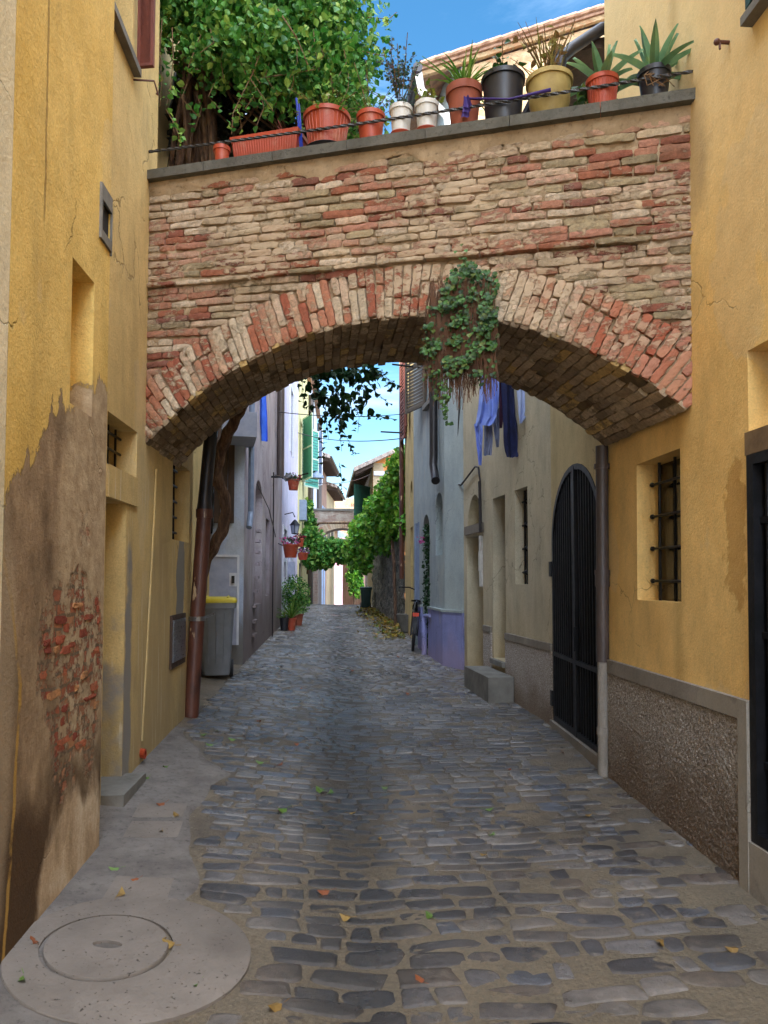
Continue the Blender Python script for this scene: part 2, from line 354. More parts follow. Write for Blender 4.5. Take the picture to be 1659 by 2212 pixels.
def pipe_on(W,u,v0,v1,n,r,k=10):
    m=MB();m.tube([W.pt(u,v0,n),W.pt(u,(v0+v1)/2,n),W.pt(u,v1,n)],r,k);return m
def barsgrid(W,u0,u1,v0,v1,n,nu,nv,r=.009):
    m=MB()
    for i in range(nu):
        u=u0+(u1-u0)*(i+.5)/nu;m.tube([W.pt(u,v0,n),W.pt(u,v1,n)],r,6)
    for j in range(nv):
        v=v0+(v1-v0)*(j+.5)/nv;m.tube([W.pt(u0-.01,v,n+r),W.pt(u1+.01,v,n+r)],r,6)
    return m
def shutter(parent,W,u0,u1,v0,v1,n,mat,ang=0.,nsl=16,frame=None,name='shutter'):
    """louvred leaf: frame and slats; ang turns it about its u0 edge out from the wall"""
    m=MB();L=u1-u0;sg=1 if L>0 else -1;L=abs(L);H=v1-v0
    ca,sa=math.cos(ang),math.sin(ang)
    class Q: pass
    q=Q();q.pt=lambda u,v,nn=0.:W.pt(u0+sg*(u*ca-nn*sa),v0+v,n+u*sa+nn*ca)
    b=min(.05,L*.18)
    for a in ((0,b,0,H),(L-b,L,0,H),(b,L-b,0,b),(b,L-b,H-b,H),(b,L-b,H/2-b/2,H/2+b/2)):
        m.fbox(q,a[0],a[1],a[2],a[3],0,.03)
    o=obj(name,m,frame or mat,parent)
    s=MB()
    for i in range(nsl):
        v=b+(H-2*b)*(i+.5)/nsl;h=(H-2*b)/nsl*.48
        s.add([q.pt(b,v-h,.028),q.pt(L-b,v-h,.028),q.pt(L-b,v+h,.006),q.pt(b,v+h,.006)],[(0,1,2,3)])
    obj('slats',s,mat,o)
    return o
# ------------------------------------------------------------------ frames
WA=Frame((-1.2,-8),(-1.19,3.86),1)
WB=Frame((-1.36,3.7),(-1.36,7.0),1)
WJ=Frame((1.97,-8),(1.95,5.33),-1,.011)
WG1=Frame((1.95,5.33),(2.01,6.86),-1)
WG2=Frame((2.01,6.86),(1.76,10.28),-1)
WH0=Frame((1.76,10.28),(1.55,10.71),-1)
WH=Frame((1.55,10.71),(1.38,13.45),-1)
WI=Frame((1.40,13.45),(1.47,16.2),-1)
WW=Frame((1.47,16.2),(1.09,23.4),-1)
WC0=Frame((-3.6,9.7),(-1.27,10.1),1)
WC=Frame((-1.27,10.1),(-1.25,25),1)
# ------------------------------------------------------------------ plaster materials with surveyed wear
def yz(W,x,y):
    p=W.pt(*W.px(x,y));return p.y,p.z
def zc(pts,W): # zoom -> (Y,Z)
    r=[yz(W,zx/3.16/1.085,(500+zy/3.16)/1.085) for zx,zy in pts];r.sort();return r
PEEL=zc([(0,2140),(110,1990),(160,1850),(200,1715),(250,1870),(320,1680),(360,1560),(385,1370),(420,1450),(450,1360),(500,1450),(545,1480),(570,1330),(590,1270),(640,1310),(710,1290),(740,1180),(790,1260)],WA)
PEEL=[(2.6,PEEL[0][1]-.25)]+PEEL+[(3.95,PEEL[-1][1]-.1)]
def L_peel(t):
    x=t.xyz();b=t.curve(x[1],PEEL)
    e=t.add(b,t.mul(t.sub(t.noise(7,(1,1.6,.8),detail=10,rough=.78,off=11.),.5),.42))
    m=t.step(t.sub(e,x[2]),-.006,.012)
    g=t.ramp(t.noise(3.2,(1,1.5,.7),detail=8,rough=.68,off=4.),[(.3,hx('#65523c')),(.5,hx('#8c755a')),(.68,hx('#b29a79'))])
    g=t.mix(t.mul(t.step(t.add(x[1],t.mul(t.sub(t.noise(4,detail=6,off=2.),.5),.3)),3.2,3.36),.7),g,t.ramp(t.noise(14,detail=9,rough=.7),[(.35,hx('#9a8263')),(.65,hx('#cdb896'))]))
    g=t.mix(t.step(t.add(x[2],t.mul(t.sub(t.noise(2.4,(1,1,.8),detail=6,off=21.),.5),.7)),.95,.6),g,hx('#4f3b25'))
    return m,g,-.9
YA0,ZA0=yz(WA,22,1400)
def L_goldline(t):
    x=t.xyz();ln=t.curve(x[2],[(.0,yz(WA,2,2000)[0]),(yz(WA,30,1750)[1],yz(WA,30,1750)[0]),(yz(WA,44,1480)[1],yz(WA,44,1480)[0]),(yz(WA,25,1300)[1],yz(WA,25,1300)[0]),(yz(WA,3,1180)[1],yz(WA,3,1180)[0])])
    d=t.m('ABSOLUTE',t.sub(x[1],t.add(ln,t.mul(t.sub(t.noise(6,detail=6),.5),.05))))
    return t.mul(t.mul(t.step(d,.018,.006),t.step(x[2],1.75,1.65)),t.step(t.noise(6,detail=5,off=77.),.38,.5)),hx('#a98542')
def L_salt(t):
    y0,z0=yz(WA,150,1880);return t.blob(y0+.05,z0-.1,.42,.42,.3,.7,3.,(1,1.4,.7),off=3.3),t.ramp(t.noise(6,(1,1,.5),detail=9,rough=.72,off=5.),[(.32,hx('#8f7a5c')),(.5,hx('#b9a080')),(.66,hx('#d3c2a6'))])
def L_salt2(t):
    y0,z0=yz(WA,12,1500);return t.mul(t.blob(y0-.05,z0-.1,.12,.75,.6,.5,3,(1,1,.5),off=6.),.75),hx('#9c8a70')
def L_seamA(t):
    x=t.xyz();ys=yz(WA,100,300)[0];d=t.m('ABSOLUTE',t.sub(x[1],t.add(ys,t.mul(t.sub(t.noise(3),.5),.04))))
    return t.mul(t.mul(t.step(d,.014,.004),t.step(x[2],3.0,3.1)),.55),hx('#6a5026'),-.4
def L_bare(t):
    y0,z0=yz(WA,160,1440);x=t.xyz();bt=t.n('ShaderNodeTexBrick');cm=t.n('ShaderNodeCombineXYZ')
    t.put(cm.inputs[0],t.add(x[1],t.mul(t.sub(t.noise(7,detail=5,off=1.),.5),.07)));t.put(cm.inputs[1],t.add(x[2],t.mul(t.sub(t.noise(6,detail=5,off=9.),.5),.06)));t.put(bt.inputs['Vector'],cm.outputs[0])
    bt.inputs['Scale'].default_value=1.;bt.inputs['Brick Width'].default_value=.15;bt.inputs['Row Height'].default_value=.06;bt.inputs['Mortar Size'].default_value=.009;bt.inputs['Mortar Smooth'].default_value=.3
    bt.inputs['Color1'].default_value=hx('#a5583e');bt.inputs['Color2'].default_value=hx('#b98a62');bt.inputs['Mortar'].default_value=hx('#7d6a52')
    b=t.blob(y0+.03,z0,.34,.52,.3,1.1,3.4,off=17.)
    n=t.step(t.noise(11,detail=9,rough=.75,off=8.),.47,.54)
    c=t.mix(t.noise(20,detail=8,rough=.8),t.mix(1.,bt.outputs[0],(.55,.5,.5,1),'MULTIPLY'),bt.outputs[0])
    return t.mul(b,n),c,-1.6
M['ochre']=plaster('weathered_ochre_plaster','#e0bf72','#cfab5a','#8f7a50',.35,.7,[L_seamA,L_peel,L_bare,L_goldline,L_salt2,L_salt],streak=.3)
M['cream']=plaster('cream_plaster','#dccfb0','#d2c3a0',dirtamt=.15)
def L_B1(t): # bare grey patch below barred window and round the meter
    y0,z0=yz(WB,390,1260);return t.blob(y0,z0,.16,.5,.15,.6,3.5,off=2.),hx('#8a877f'),-.4
def L_B2(t):
    y0,z0=yz(WB,340,1450);return t.mul(t.blob(y0,z0,.5,1.,.8,.8,3,(1,1,.35),off=7.),.55),hx('#a8936a')
def L_B3(t):
    x=t.xyz();return t.mul(t.step(t.noise(9,(1,4,.12),detail=5,off=3.),.60,.66),t.mul(t.step(x[2],2.5,2.1),.5)),hx('#d8ceb4')
def L_B4(t):
    return t.blob(4.93,.75,.085,.95,.5,.9,5,(1,1,1),off=5.),hx('#8d8983')
M['ochreB']=plaster('patched_yellow_plaster','#d4ba80','#c5ab74','#857a62',.45,.6,[L_B2,L_B3,L_B1,L_B4],streak=.4,damp=(.3,1.3,'#8f8266',.55))
def L_J1(t):
    y0,z0=yz(WJ,1590,1140);return t.mul(t.blob(y0,z0,.09,.36,.4,1.5,9,off=2.),.6),hx('#a77c3e'),-.3
def L_J2(t):
    x=t.xyz();y0=yz(WJ,1382+20,1300)[0];d=t.m('ABSOLUTE',t.sub(x[1],t.add(yz(WJ,1462,900)[0],t.mul(t.sub(t.noise(1.5),.5),.06))))
    return t.mul(t.step(d,.10,.0),.35),hx('#8a6a35')
def L_J3(t):
    y0,z0=yz(WJ,1365,290);return t.mul(t.blob(4.0,4.0,.22,.35,.8,.5,5,off=9.),.5),hx('#8e7a5c')
def L_J4(t):
    x=t.xyz();return t.mul(t.step(x[2],3.0,4.6),.45),hx('#e2d2a8')
M['gold']=plaster('golden_plaster','#e6c17c','#dbb26c','#947e58',.28,.5,[L_J4,L_J1,L_J2,L_J3],streak=.22)
M['dashgrey']=None
t=NT('roughcast_render');h=t.noise(75,detail=8,rough=.85);_c=t.ramp(h,[(.38,hx('#6f6356')),(.5,hx('#aa9e92')),(.60,hx('#d6cdc4'))])
_c=t.mix(t.mul(t.step(t.add(t.xyz()[2],t.mul(t.sub(t.noise(3,detail=6),.5),.6)),.75,.25),.7),_c,hx('#6b4f2e'));M['dashgrey']=t.fin(_c,.95,t.add(h,t.mul(t.vor(70),.6)),.02,1.)
M['band']=plaster('grey_plinth_band','#8d857b','#7b746b','#6a5a48',.3,.4)
M['gwall']=plaster('beige_plaster','#c4b99e','#b3aa94','#726e66',.35,.4,[],streak=.25,damp=(.5,1.6,'#a48a5a',.4))
M['hwall']=plaster('grey_green_plaster','#a3acaa','#95a1a5','#69757c',.3,.35)
M['hblue']=plaster('lilac_blue_base_paint','#8c90c0','#8085b4','#6b6c90',.35,.5,damp=(.35,.75,'#a08ca0',.5))
M['iwall']=plaster('dull_yellow_plaster','#cbb37a','#bca570',dirtamt=.3)
M['cwall']=plaster('stained_blue_grey_plaster','#b9c3d4','#a8b4c8','#66665f',.4,.6,damp=(.7,1.6,'#5d574c',.9))
M['cfac']=plaster('brown_pink_plaster','#bcb4ba','#a0939a','#5e5453',.7,1.,damp=(.8,2.2,'#5f5148',.8))
M['lilac']=plaster('lilac_plaster','#d2cde0','#c4c0d6',dirtamt=.2)
M['paleyellow']=plaster('pale_yellow_plaster','#ded39c','#d0c690',dirtamt=.2)
M['whitewall']=plaster('white_plaster','#dfe2ea','#d2d7e2',dirtamt=.12)
M['farbrown']=plaster('far_brown_plaster','#a58272','#8c6c5e',dirtamt=.4)
M['farcream']=plaster('far_cream_plaster','#c2ae88','#ad987a',dirtamt=.3)
M['farpink']=plaster('far_pink_plaster','#b08a96','#a07c88',dirtamt=.3)
M['orangewall']=plaster('orange_plaster','#e79a58','#db8d4c',dirtamt=.15)
def gz(x,y): return G(x,y)
# ------------------------------------------------------------------ near left: cream house and ochre house
uA0=WA.px(24,500)[0]
t=thing('cream_house',(-1.4,-3,.1),'cream plastered house at the left edge, beside the ochre wall','house')
obj('wall',facade(WA,rect(0,uA0-.003,-.3,10.2),[]),M['cream'],t)
A=thing('ochre_house',(-1.25,3,.2),'ochre house with peeling plaster and bare bricks at lower left','house')
n0=WA.px(157,555);n1=WA.px(204,607);n2=WA.px(204,905)
w0=WA.px(218,430);w1=WA.px(237,525)
niche=rect(n0[0],n1[0],n2[1],n0[1]);sw=rect(w0[0],w1[0],w1[1],w0[1])
obj('wall',facade(WA,rect(uA0,WA.L,-.3,10.2),[(niche,.13),(sw,.012)]),M['ochre'],A)
obj('niche_back',slab(WA,rect(n0[0]-.01,n1[0]+.01,n2[1]-.01,n0[1]+.01),-.13,-.16),M['ochre'],A)
wf=obj('small_window',slab(WA,rect(w0[0]-.01,w1[0]+.01,w1[1]-.01,w0[1]+.01),-.008,-.05),M['dark'],A,label='small window with a dark panel for its shade, in a rough grey surround')  # dark panel near the wall face stands in for the opening's shade
s0=WA.px(216,392);s1=WA.px(239,548);m=MB()
for a in ((s0[0],w0[0],s1[1],s0[1]),(w1[0],min(s1[0],WA.L-.002),s1[1]-.02,s0[1]-.05),(w0[0],w1[0],w0[1],s0[1]),(w0[0],w1[0],s1[1],w1[1])): m.fbox(WA,*a,-.02,.012)
obj('surround',m,M['stone'],wf)
# exposed bricks
m=MB()
random.seed(5)
def chip(W,u,v,L,H,n):
    k=11;out=[];a0=U(0,6)
    for i in range(k):
        a=2*math.pi*i/k;ca,sa=math.cos(a),math.sin(a)
        out.append((math.copysign(abs(ca)**.45,ca)*L/2*U(.62,1.15),math.copysign(abs(sa)**.45,sa)*H/2*U(.6,1.15)))
    vs=[W.pt(u+a,v+b,-.02) for a,b in out]+[W.pt(u+a*.92,v+b*.9,n*U(.3,1.2)) for a,b in out]+[W.pt(u+U(-.3,.3)*L*.3,v,n)]
    m.add(vs,[(i,(i+1)%k,k+(i+1)%k,k+i) for i in range(k)]+[(k+i,k+(i+1)%k,2*k) for i in range(k)])
rows_=[(1270,150,1),(1292,120,2),(1315,118,3),(1338,112,4),(1362,108,5),(1388,90,6),(1410,88,6),(1434,84,6),(1458,82,6),(1482,84,6),(1506,86,5),(1530,88,4),(1556,100,3),(1582,84,4),(1606,110,2)]
for y,x0_,kk_ in rows_:
    x=x0_+U(0,12)
    while x<213:
        w=U(9,36)
        if x+w>215: w=215-x
        if w>6 and R()<.22+.03*kk_:
            u,v=WA.px(x+w/2,y+U(-8,8));sc_=WA.pt(u,v).y/1600.;chip(WA,min(u,WA.L-.03),v,w*sc_*2.5,U(13,22)*sc_,U(.001,.006))
        x+=w+U(1,5)
obj('exposed_bricks',m,brickmat('chipped_red_brick',['#a85a40','#b86c4c','#96503a','#c08a5c','#8c4636'],'#a8937a',.3),A)
random.seed(11)
# ------------------------------------------------------------------ left: patched yellow house under the arch
B=thing('yellow_house',(-1.5,5.2,.3),'patched yellow house under the left springing of the brick arch','house')
d1=WB.px(266,1500)[0];dv=WB.px(283,1092)[1];du=WB.px(225,1300)[0]
tv0=WB.px(298,1035)[1];tv1=WB.px(294,932)[1];tu=WB.px(296,960)[0]
bw0=WB.px(373,1080);bw1=WB.px(408,1173);bwt=WB.px(400,1010)[1]
door=rect(max(.02,du),d1,-.3+.35,dv);trans=rect(max(.02,du),tu,tv0,tv1);bwin=rect(bw0[0],bw1[0],bw1[1],bwt)
hs0=WB.px(236,0)[0];hs1,hsv=WB.px(285,140);hwin=rect(.1,hs1,hsv,hsv+1.3)
uB1=5.5-3.7
obj('wall',facade(WB,[(0,-.3),(WB.L,-.3),(WB.L,4.3),(uB1,4.3),(uB1,8.6),(0,8.6)],[(door,.4),(trans,.25),(bwin,.42),(hwin,.3)]),M['ochreB'],B)
m=MB();m.fbox(WB,door[0][0],door[1][0],.02,door[2][1],-.44,-.4);obj('door',m,M['dark'],B)
m=MB();m.fbox(WB,trans[0][0],trans[1][0],tv0,tv1,-.29,-.25);tw=obj('window',m,M['glass'],B)
obj('bars',barsgrid(WB,trans[0][0],trans[1][0],tv0,tv1,-.12,4,3),M['iron'],tw)
m=MB();m.fbox(WB,max(.02,du),tu,dv+.002,tv0-.002,-.2,.015);obj('lintel',m,M['ochreB'],B)
m=MB();m.fbox(WB,bw0[0],bw1[0],bw1[1],bwt,-.46,-.42);tw=obj('window',m,M['glass'],B)
obj('bars',barsgrid(WB,bw0[0],bw0[0]+(bw1[0]-bw0[0])*.45,bw1[1],bwt,-.05,3,5,.011),M['iron'],tw)
m=MB();m.fbox(WB,.1,hs1,hsv,hsv+1.3,-.33,-.3);tw=obj('window',m,M['dark'],B)
m=MB();m.fbox(WB,.1,hs1+.05,hsv-.05,hsv,-.1,.05);obj('sill',m,M['stone'],tw)
shutter(tw,WB,hs1+.04,hs1-.07,hsv+.02,hsv+1.25,.02,M['redwood'],math.radians(80),18)
m=MB();m.fbox(WB,max(.02,du),d1+.08,G(-1.3,4.6)-.1,G(-1.3,4.6)+.06,-.4,.13);obj('doorstep',m,M['stone'],B)
# meter box
a=WB.px(367,1325);b=WB.px(396,1425);m=MB();m.fbox(WB,a[0],b[0],b[1]-.02,a[1]-.02,-.01,.018);mo=obj('meter_box',m,M['wood'],B)
m=MB();m.fbox(WB,a[0]+.03,b[0]-.04,b[1]+.03,a[1]-.06,.018,.026)
for i in range(9):
    v=b[1]+.04+(a[1]-b[1]-.12)*i/8;m.fbox(WB,a[0]+.04,b[0]-.05,v,v+.008,.026,.032)
obj('cover',m,M['chrome'],mo)
# painted conduit, outlet pipe, hook
m=MB();p=[WB.px(337,1014),WB.px(328,1200),WB.px(316,1420),WB.px(306,1600)];m.tube([WB.pt(u,v,-.004) for u,v in p],.014,8);obj('conduit',m,M['ochreB'],B)
u,v=WB.px(304,1627);m=MB();c=WB.pt(u,v,0);m.lathe(c,[(.026,-.05),(.034,-.05),(.034,.05),(.026,.05),(.026,-.05)],16,(Vector((0,1,0)),Vector((0,0,1)),Vector((.8,-.6,0)).normalized()));obj('outlet_pipe',m,M['terra'],B)
u,v=WB.px(288,172);m=MB();m.tube([WB.pt(u,v,-.02),WB.pt(u+.02,v+.01,.13),WB.pt(u+.06,v-.06,.15),WB.pt(u+.09,v-.03,.13)],.007,6);obj('hook',m,M['brownpipe'],B)
# terrace wall of the same house; lower part added to block sun
WK=Frame((-1.71,5.5),(-1.71,10.5),1);k0=WK.px(372,300)[0];ka=arcpoly(k0,k0+.9,4.3,6.35,.45)
obj('terrace_wall',facade(WK,[(0,4.25),(1.38,4.25),(1.38,-.3),(4.6,-.3),(4.6,8.6),(0,8.6)],[(ka,.3)]),M['ochreB'],B)
m=slab(WK,[(u,v) for u,v in ka],-.3,-.33);td=obj('terrace_door',m,M['dark'],B)
obj('grille',barsgrid(WK,k0,k0+.9,4.3,6.3,-.1,6,4,.012),M['iron'],td)
m=MB();m.box(-6,-1.2,-8,3.8,10.2,10.35);obj('roof',m,M['tile'],A)
m=MB();m.box(-6,-1.37,3.9,9.9,8.62,8.75);obj('roof',m,M['tile'],B)
# ------------------------------------------------------------------ the brick arch
PR=gp(1505,1825);PL=gp(300,1650)
WF=Frame((PL.x,PL.y),(PR.x,PR.y),1);Wd=WF.L
assert WF.N.y<0
BR=gp(1318,1678);BL=gp(378,1565);WBk=Frame((BL.x,BL.y),(BR.x,BR.y),1);Wb=WBk.L
def circ(w,rise,zs):
    r=((w/2)**2+rise**2)/(2*rise);return r,w/2,zs+rise-r
ZS=2.549
RF,CF,ZF=circ(Wd,.72,ZS);RB,CB,ZB=circ(Wb,.77,ZS+.01)
phF=math.asin(Wd/2/RF);phB=math.asin(Wb/2/RB)
def front(q,r=0.,n=0.): # q -1..1
    a=q*phF;return WF.pt(CF+(RF+r)*math.sin(a),ZF+(RF+r)*math.cos(a),n)
def back(q,r=0.,n=0.):
    a=q*phB;return WBk.pt(CB+(RB+r)*math.sin(a),ZB+(RB+r)*math.cos(a),-n)
def topz(u): return 4.40-.134*u/Wd
arch=thing('brick_arch',((PL.x+PR.x)/2,(PL.y+PR.y)/2,ZS),'weathered brick arch bridging the lane, carrying the row of pots','arch')
def brick(m,fn,L,H,nu=4,nv=2,proud=.008,jit=.004):
    """fn(a,b,n): a along 0..L, b 0..H, n outwards"""
    du=U(-jit,jit);nu=max(2,nu);pr=proud+U(-.006,.006);vs=[];W_=nv+1;tw=U(-.006,.006)
    wl=[U(-1,1)*jit*.8 for _ in range(nu+1)];wh=[U(-1,1)*jit for _ in range(nu+1)]
    for i in range(nu+1):
        for j in range(nv+1):
            a=L*i/nu;b=H*j/nv;e=0
            if i in(0,nu): a+=(-1 if i else 1)*.002+U(-.6,.6)*jit;e+=1
            if j==0:b+=.001+wl[i]
            if j==nv:b-=.001-wh[i]
            if j in(0,nv):e+=1
            if e==2: a+=(-1 if i else 1)*.004;b+=(-1 if j else 1)*.003
            vs.append(fn(a,b,pr-e*.0026+tw*(i/nu-.5)+U(-.0018,.0018)))
    fs=[(i*W_+j,(i+1)*W_+j,(i+1)*W_+j+1,i*W_+j+1) for i in range(nu) for j in range(nv)]
    ring=[i*W_ for i in range(nu+1)]+[nu*W_+j for j in range(1,nv+1)]+[i*W_+nv for i in range(nu-1,-1,-1)]+[j for j in range(nv-1,0,-1)]
    b0=len(vs)
    for idx in ring:
        i,j=divmod(idx,W_);vs.append(fn(L*i/nu,H*j/nv,-.03))
    k=len(ring)
    fs+=[(ring[q],b0+q,b0+(q+1)%k,ring[(q+1)%k]) for q in range(k)]
    m.add(vs,fs)
random.seed(21)
m=MB();REX=.33;ch=.0515
rows=int((4.42-2.5)/ch)+2
for r in range(rows):
    zt=4.385-r*ch
    sl=-.134/Wd*(1-.6*sm(9,32,r))
    def zrow(u): return zt+sl*u+.006*math.sin(u*2.1+r*1.7)+.004*math.sin(u*7+r)
    segs=[(0.0,Wd+.07)]
    zc_=zrow(Wd/2)-ch*.5
    dz=zc_-ZF
    if dz<RF+REX+.01:
        hw=math.sqrt(max(0,(RF+REX+.015)**2-(dz-.02)**2));segs=[(0,CF-hw),(CF+hw,Wd)]
        # slope correction: rows tilt, so solve at each side
        segs=[]
        for sd in (-1,1):
            uu=CF+sd*hw
            for _ in range(4):
                d=zrow(uu)-ch*.5-ZF+ (.02);hh=math.sqrt(max(0,(RF+REX+.01)**2-d*d));uu=CF+sd*hh
            segs.append((0,uu) if sd<0 else (uu,Wd+.07))
    for (a,b) in segs:
        if b-a<.03: continue
        u=a+ (0 if a>0 else -U(0,.2))
        ledge= r==13
        while u<b-.01:
            L=random.choice([U(.24,.3),U(.22,.28),U(.11,.14),U(.18,.25)])
            if ledge:L=U(.28,.36)
            u1=min(u+L,b)
            if b-u1<.05:u1=b
            uu=max(u,a)
            if u1-uu>.025:
                off=U(-.002,.002);hh=ch-.006+U(-.005,.003)
                if R()<.985:
                    def fn(p,q,n,uu=uu,off=off,hh=hh): 
                        return WF.pt(uu+p,zrow(uu+p)-ch+q+off,n)
                    brick(m,fn,u1-uu-.007,hh if not ledge else hh*.7,max(3,int((u1-uu)/.032)),3,.003 if not ledge else .035,.0042)
            u=u1
ab=obj('brickwork',m,M['brick'],arch)
m=MB();nr=int(2*phF*RF/.0545)
for i in range(nr):
    q0=-phF+2*phF*i/nr;da=2*phF/nr
    segs=[(0,REX-.005)] if R()<.3 else ([(0,U(.1,.14)),(None,REX-.005)] if R()<.5 else [(0,U(.19,.23)),(None,REX-.005)])
    lo=U(-.012,.012)
    for (a,b) in segs:
        a=prev+.008 if a is None else a+lo
        prev=b
        def fn(p,q,n,a=a,q0=q0):
            rr=RF+a+p;th=q0+q/(RF+REX/2);th+=.0+ .01*math.sin(q0*9)*(p/REX)
            return WF.pt(CF+rr*math.sin(th),ZF+rr*math.cos(th),n)
        brick(m,fn,b-a,da*(RF+REX*.45)-.005+U(-.003,.001),8,3,.008,.0045)
obj('arch_ring',m,M['voussoir'],arch)
# soffit bricks
m=MB();nr=int(2*phF*RF/.064)
for i in range(nr):
    q0=-1+2*i/nr;q1=q0+2/nr;t0=-U(0,.12)
    while t0<1:
        Lm=random.choice([.27,.25,.14,.2])/1.15;t1=min(1,t0+Lm);a=max(t0,0)
        if t1-a>.03 and R()<.94:
            pr=U(-.008,.012)
            def fn(p,q,n,a=a,q0=q0,t1=t1):
                tt=a+p/1.15;qq=q0+(q1-q0)*(q/.058)*.93
                P=front(qq,-n-.012).lerp(back(qq,-n-.012),tt);return P
            brick(m,fn,(t1-a)*1.15-.008,.058,5,2,pr,.0055)
        t0=t1
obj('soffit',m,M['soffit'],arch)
# mortar core: faces, soffit bed and top
def nz(p,s,k=1.): return mnoise.fractal(Vector(p)*s,1.,2.,4)*k
m=MB()
def fF(a,b):
    q=-1+2*a;base=front(q);u=CF+RF*math.sin(q*phF);zi=ZF+RF*math.cos(q*phF);z=zi+(topz(u)+.02-zi)*b
    u+=.07*max(0,(q-.96)/.04)
    P=WF.pt(u,z,0);n=-.017+nz(P,15,.020)+nz(P,2.2,.012)
    if b==0:n=-.01
    if u<.001 or u>Wd-.001:n-=0
    return WF.pt(u,z,n)
m.grid(fF,260,120)
def fS(a,b):
    q=-1+2*a;P=front(q).lerp(back(q),b);r=0 if b in(0,1) else .016+nz(P,8,.016)
    if b==0: return front(q,0,-.01)
    return front(q,r).lerp(back(q,r),b)
obj('mortar',m,M['mortar'],arch,smooth=2)
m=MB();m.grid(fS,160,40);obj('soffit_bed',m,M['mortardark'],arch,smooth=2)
m=MB()
def fB(a,b):
    q=-1+2*a;u=CB+RB*math.sin(q*phB);zi=ZB+RB*math.cos(q*phB);return WBk.pt(u,zi+(4.3-zi)*b,0)
m.grid(fB,40,6)
vs=[WF.pt(0,topz(0)-.02,0),WF.pt(Wd,topz(Wd)-.02,0),WBk.pt(Wb,4.3,0),WBk.pt(0,4.3,0)];m.add(vs,[(0,1,2,3)])
obj('back_wall',m,M['greybrick'],arch)
m=MB();ns=26
for i in range(7):
    u0=-.04+(Wd+.12)*i/7+.002;u1=-.04+(Wd+.12)*(i+1)/7-.002
    def P(u,dz,n): return WF.pt(u,topz(u)+dz,n)
    z0=.035;z1=.098
    m.hexa([P(u0,z0,-.35),P(u1,z0,-.35),P(u1,z0,.062),P(u0,z0,.062),P(u0,z1,-.35),P(u1,z1,-.35),P(u1,z1,.066),P(u0,z1,.066)])
obj('coping',m,M['coping'],arch)
# mortar fillet beneath coping
m=MB();m.grid(lambda a,b:WF.pt((Wd+.06)*a,topz(Wd*a)+.036-b*(.10+nz((a*9,0,3),1,.09)),.012+nz((a*20,b*3,1),1,.008)-.014*b*b),120,5);obj('mortar_fillet',m,M['mortar'],arch,smooth=2)
# terrace floor behind the parapet
m=MB();m.hexa([(-1.8,5.45,4.2),(-.2,4.95,4.2),(-.2,7.2,4.2),(-1.8,7.6,4.2),(-1.8,5.45,4.28),(-.2,4.95,4.28),(-.2,7.2,4.28),(-1.8,7.6,4.28)]);obj('terrace_slab',m,M['concrete'],arch)
# @@PART3@@
# ------------------------------------------------------------------ ground
def lin(a,b,n): return [a+(b-a)*i/n for i in range(n+1)]
xs=[-80,-40,-20,-10,-6]+lin(-4,4,80)+[6,10,20,40,80]
ys=[-60,-30,-15,-8,-4,-1]+lin(0,26,260)+lin(26.5,45,30)+[50,60,80,120,200]
def Gs(x,y): return G(x,min(y,60))
t=NT('street_ground_mortar');h=t.add(t.noise(40,detail=9,rough=.7),t.mul(t.noise(9,detail=5),.7))
_c=t.ramp(t.noise(3.5,detail=8,rough=.65),[(.3,hx('#7f725f')),(.7,hx('#544c43'))]);_c=t.mix(t.step(t.noise(60,detail=4),.6,.75),_c,hx('#a39680'))
_c=t.mix(t.mul(t.step(t.m('ABSOLUTE',t.sub(t.xyz()[0],t.add(.06,t.mul(t.sub(t.noise(1.2),.5),.35)))),.40,.05),.75),_c,hx('#3a352e'))
_c=t.mix(t.mul(t.step(t.noise(1.3,detail=7,rough=.65,off=14.),.48,.64),.5),_c,hx('#453f37'))
_c=t.mix(t.mul(t.step(t.add(t.xyz()[1],t.mul(t.sub(t.noise(1.5,detail=5),.5),1.6)),4.6,3.4),.6),_c,t.ramp(t.noise(55,detail=6,rough=.8),[(.35,hx('#5c5344')),(.62,hx('#8d7f69'))]))
M['ground']=t.fin(_c,t.ramp(t.noise(2.,detail=5),[(.35,.42),(.65,.8)]),h,.018,1.,spec=.4)
m=MB()
vs=[];
for x in xs:
    for y in ys:
        n=0
        if -3<x<3 and 0<y<26: n=mnoise.fractal(Vector((x*3,y*3,0)),1,2,4)*.006
        vs.append((x,y,Gs(x,y)+n))
ny=len(ys);m.add(vs,[(i*ny+j,(i+1)*ny+j,(i+1)*ny+j+1,i*ny+j+1) for i in range(len(xs)-1) for j in range(ny-1)])
obj('road',m,M['ground'],smooth=2,kind='structure')
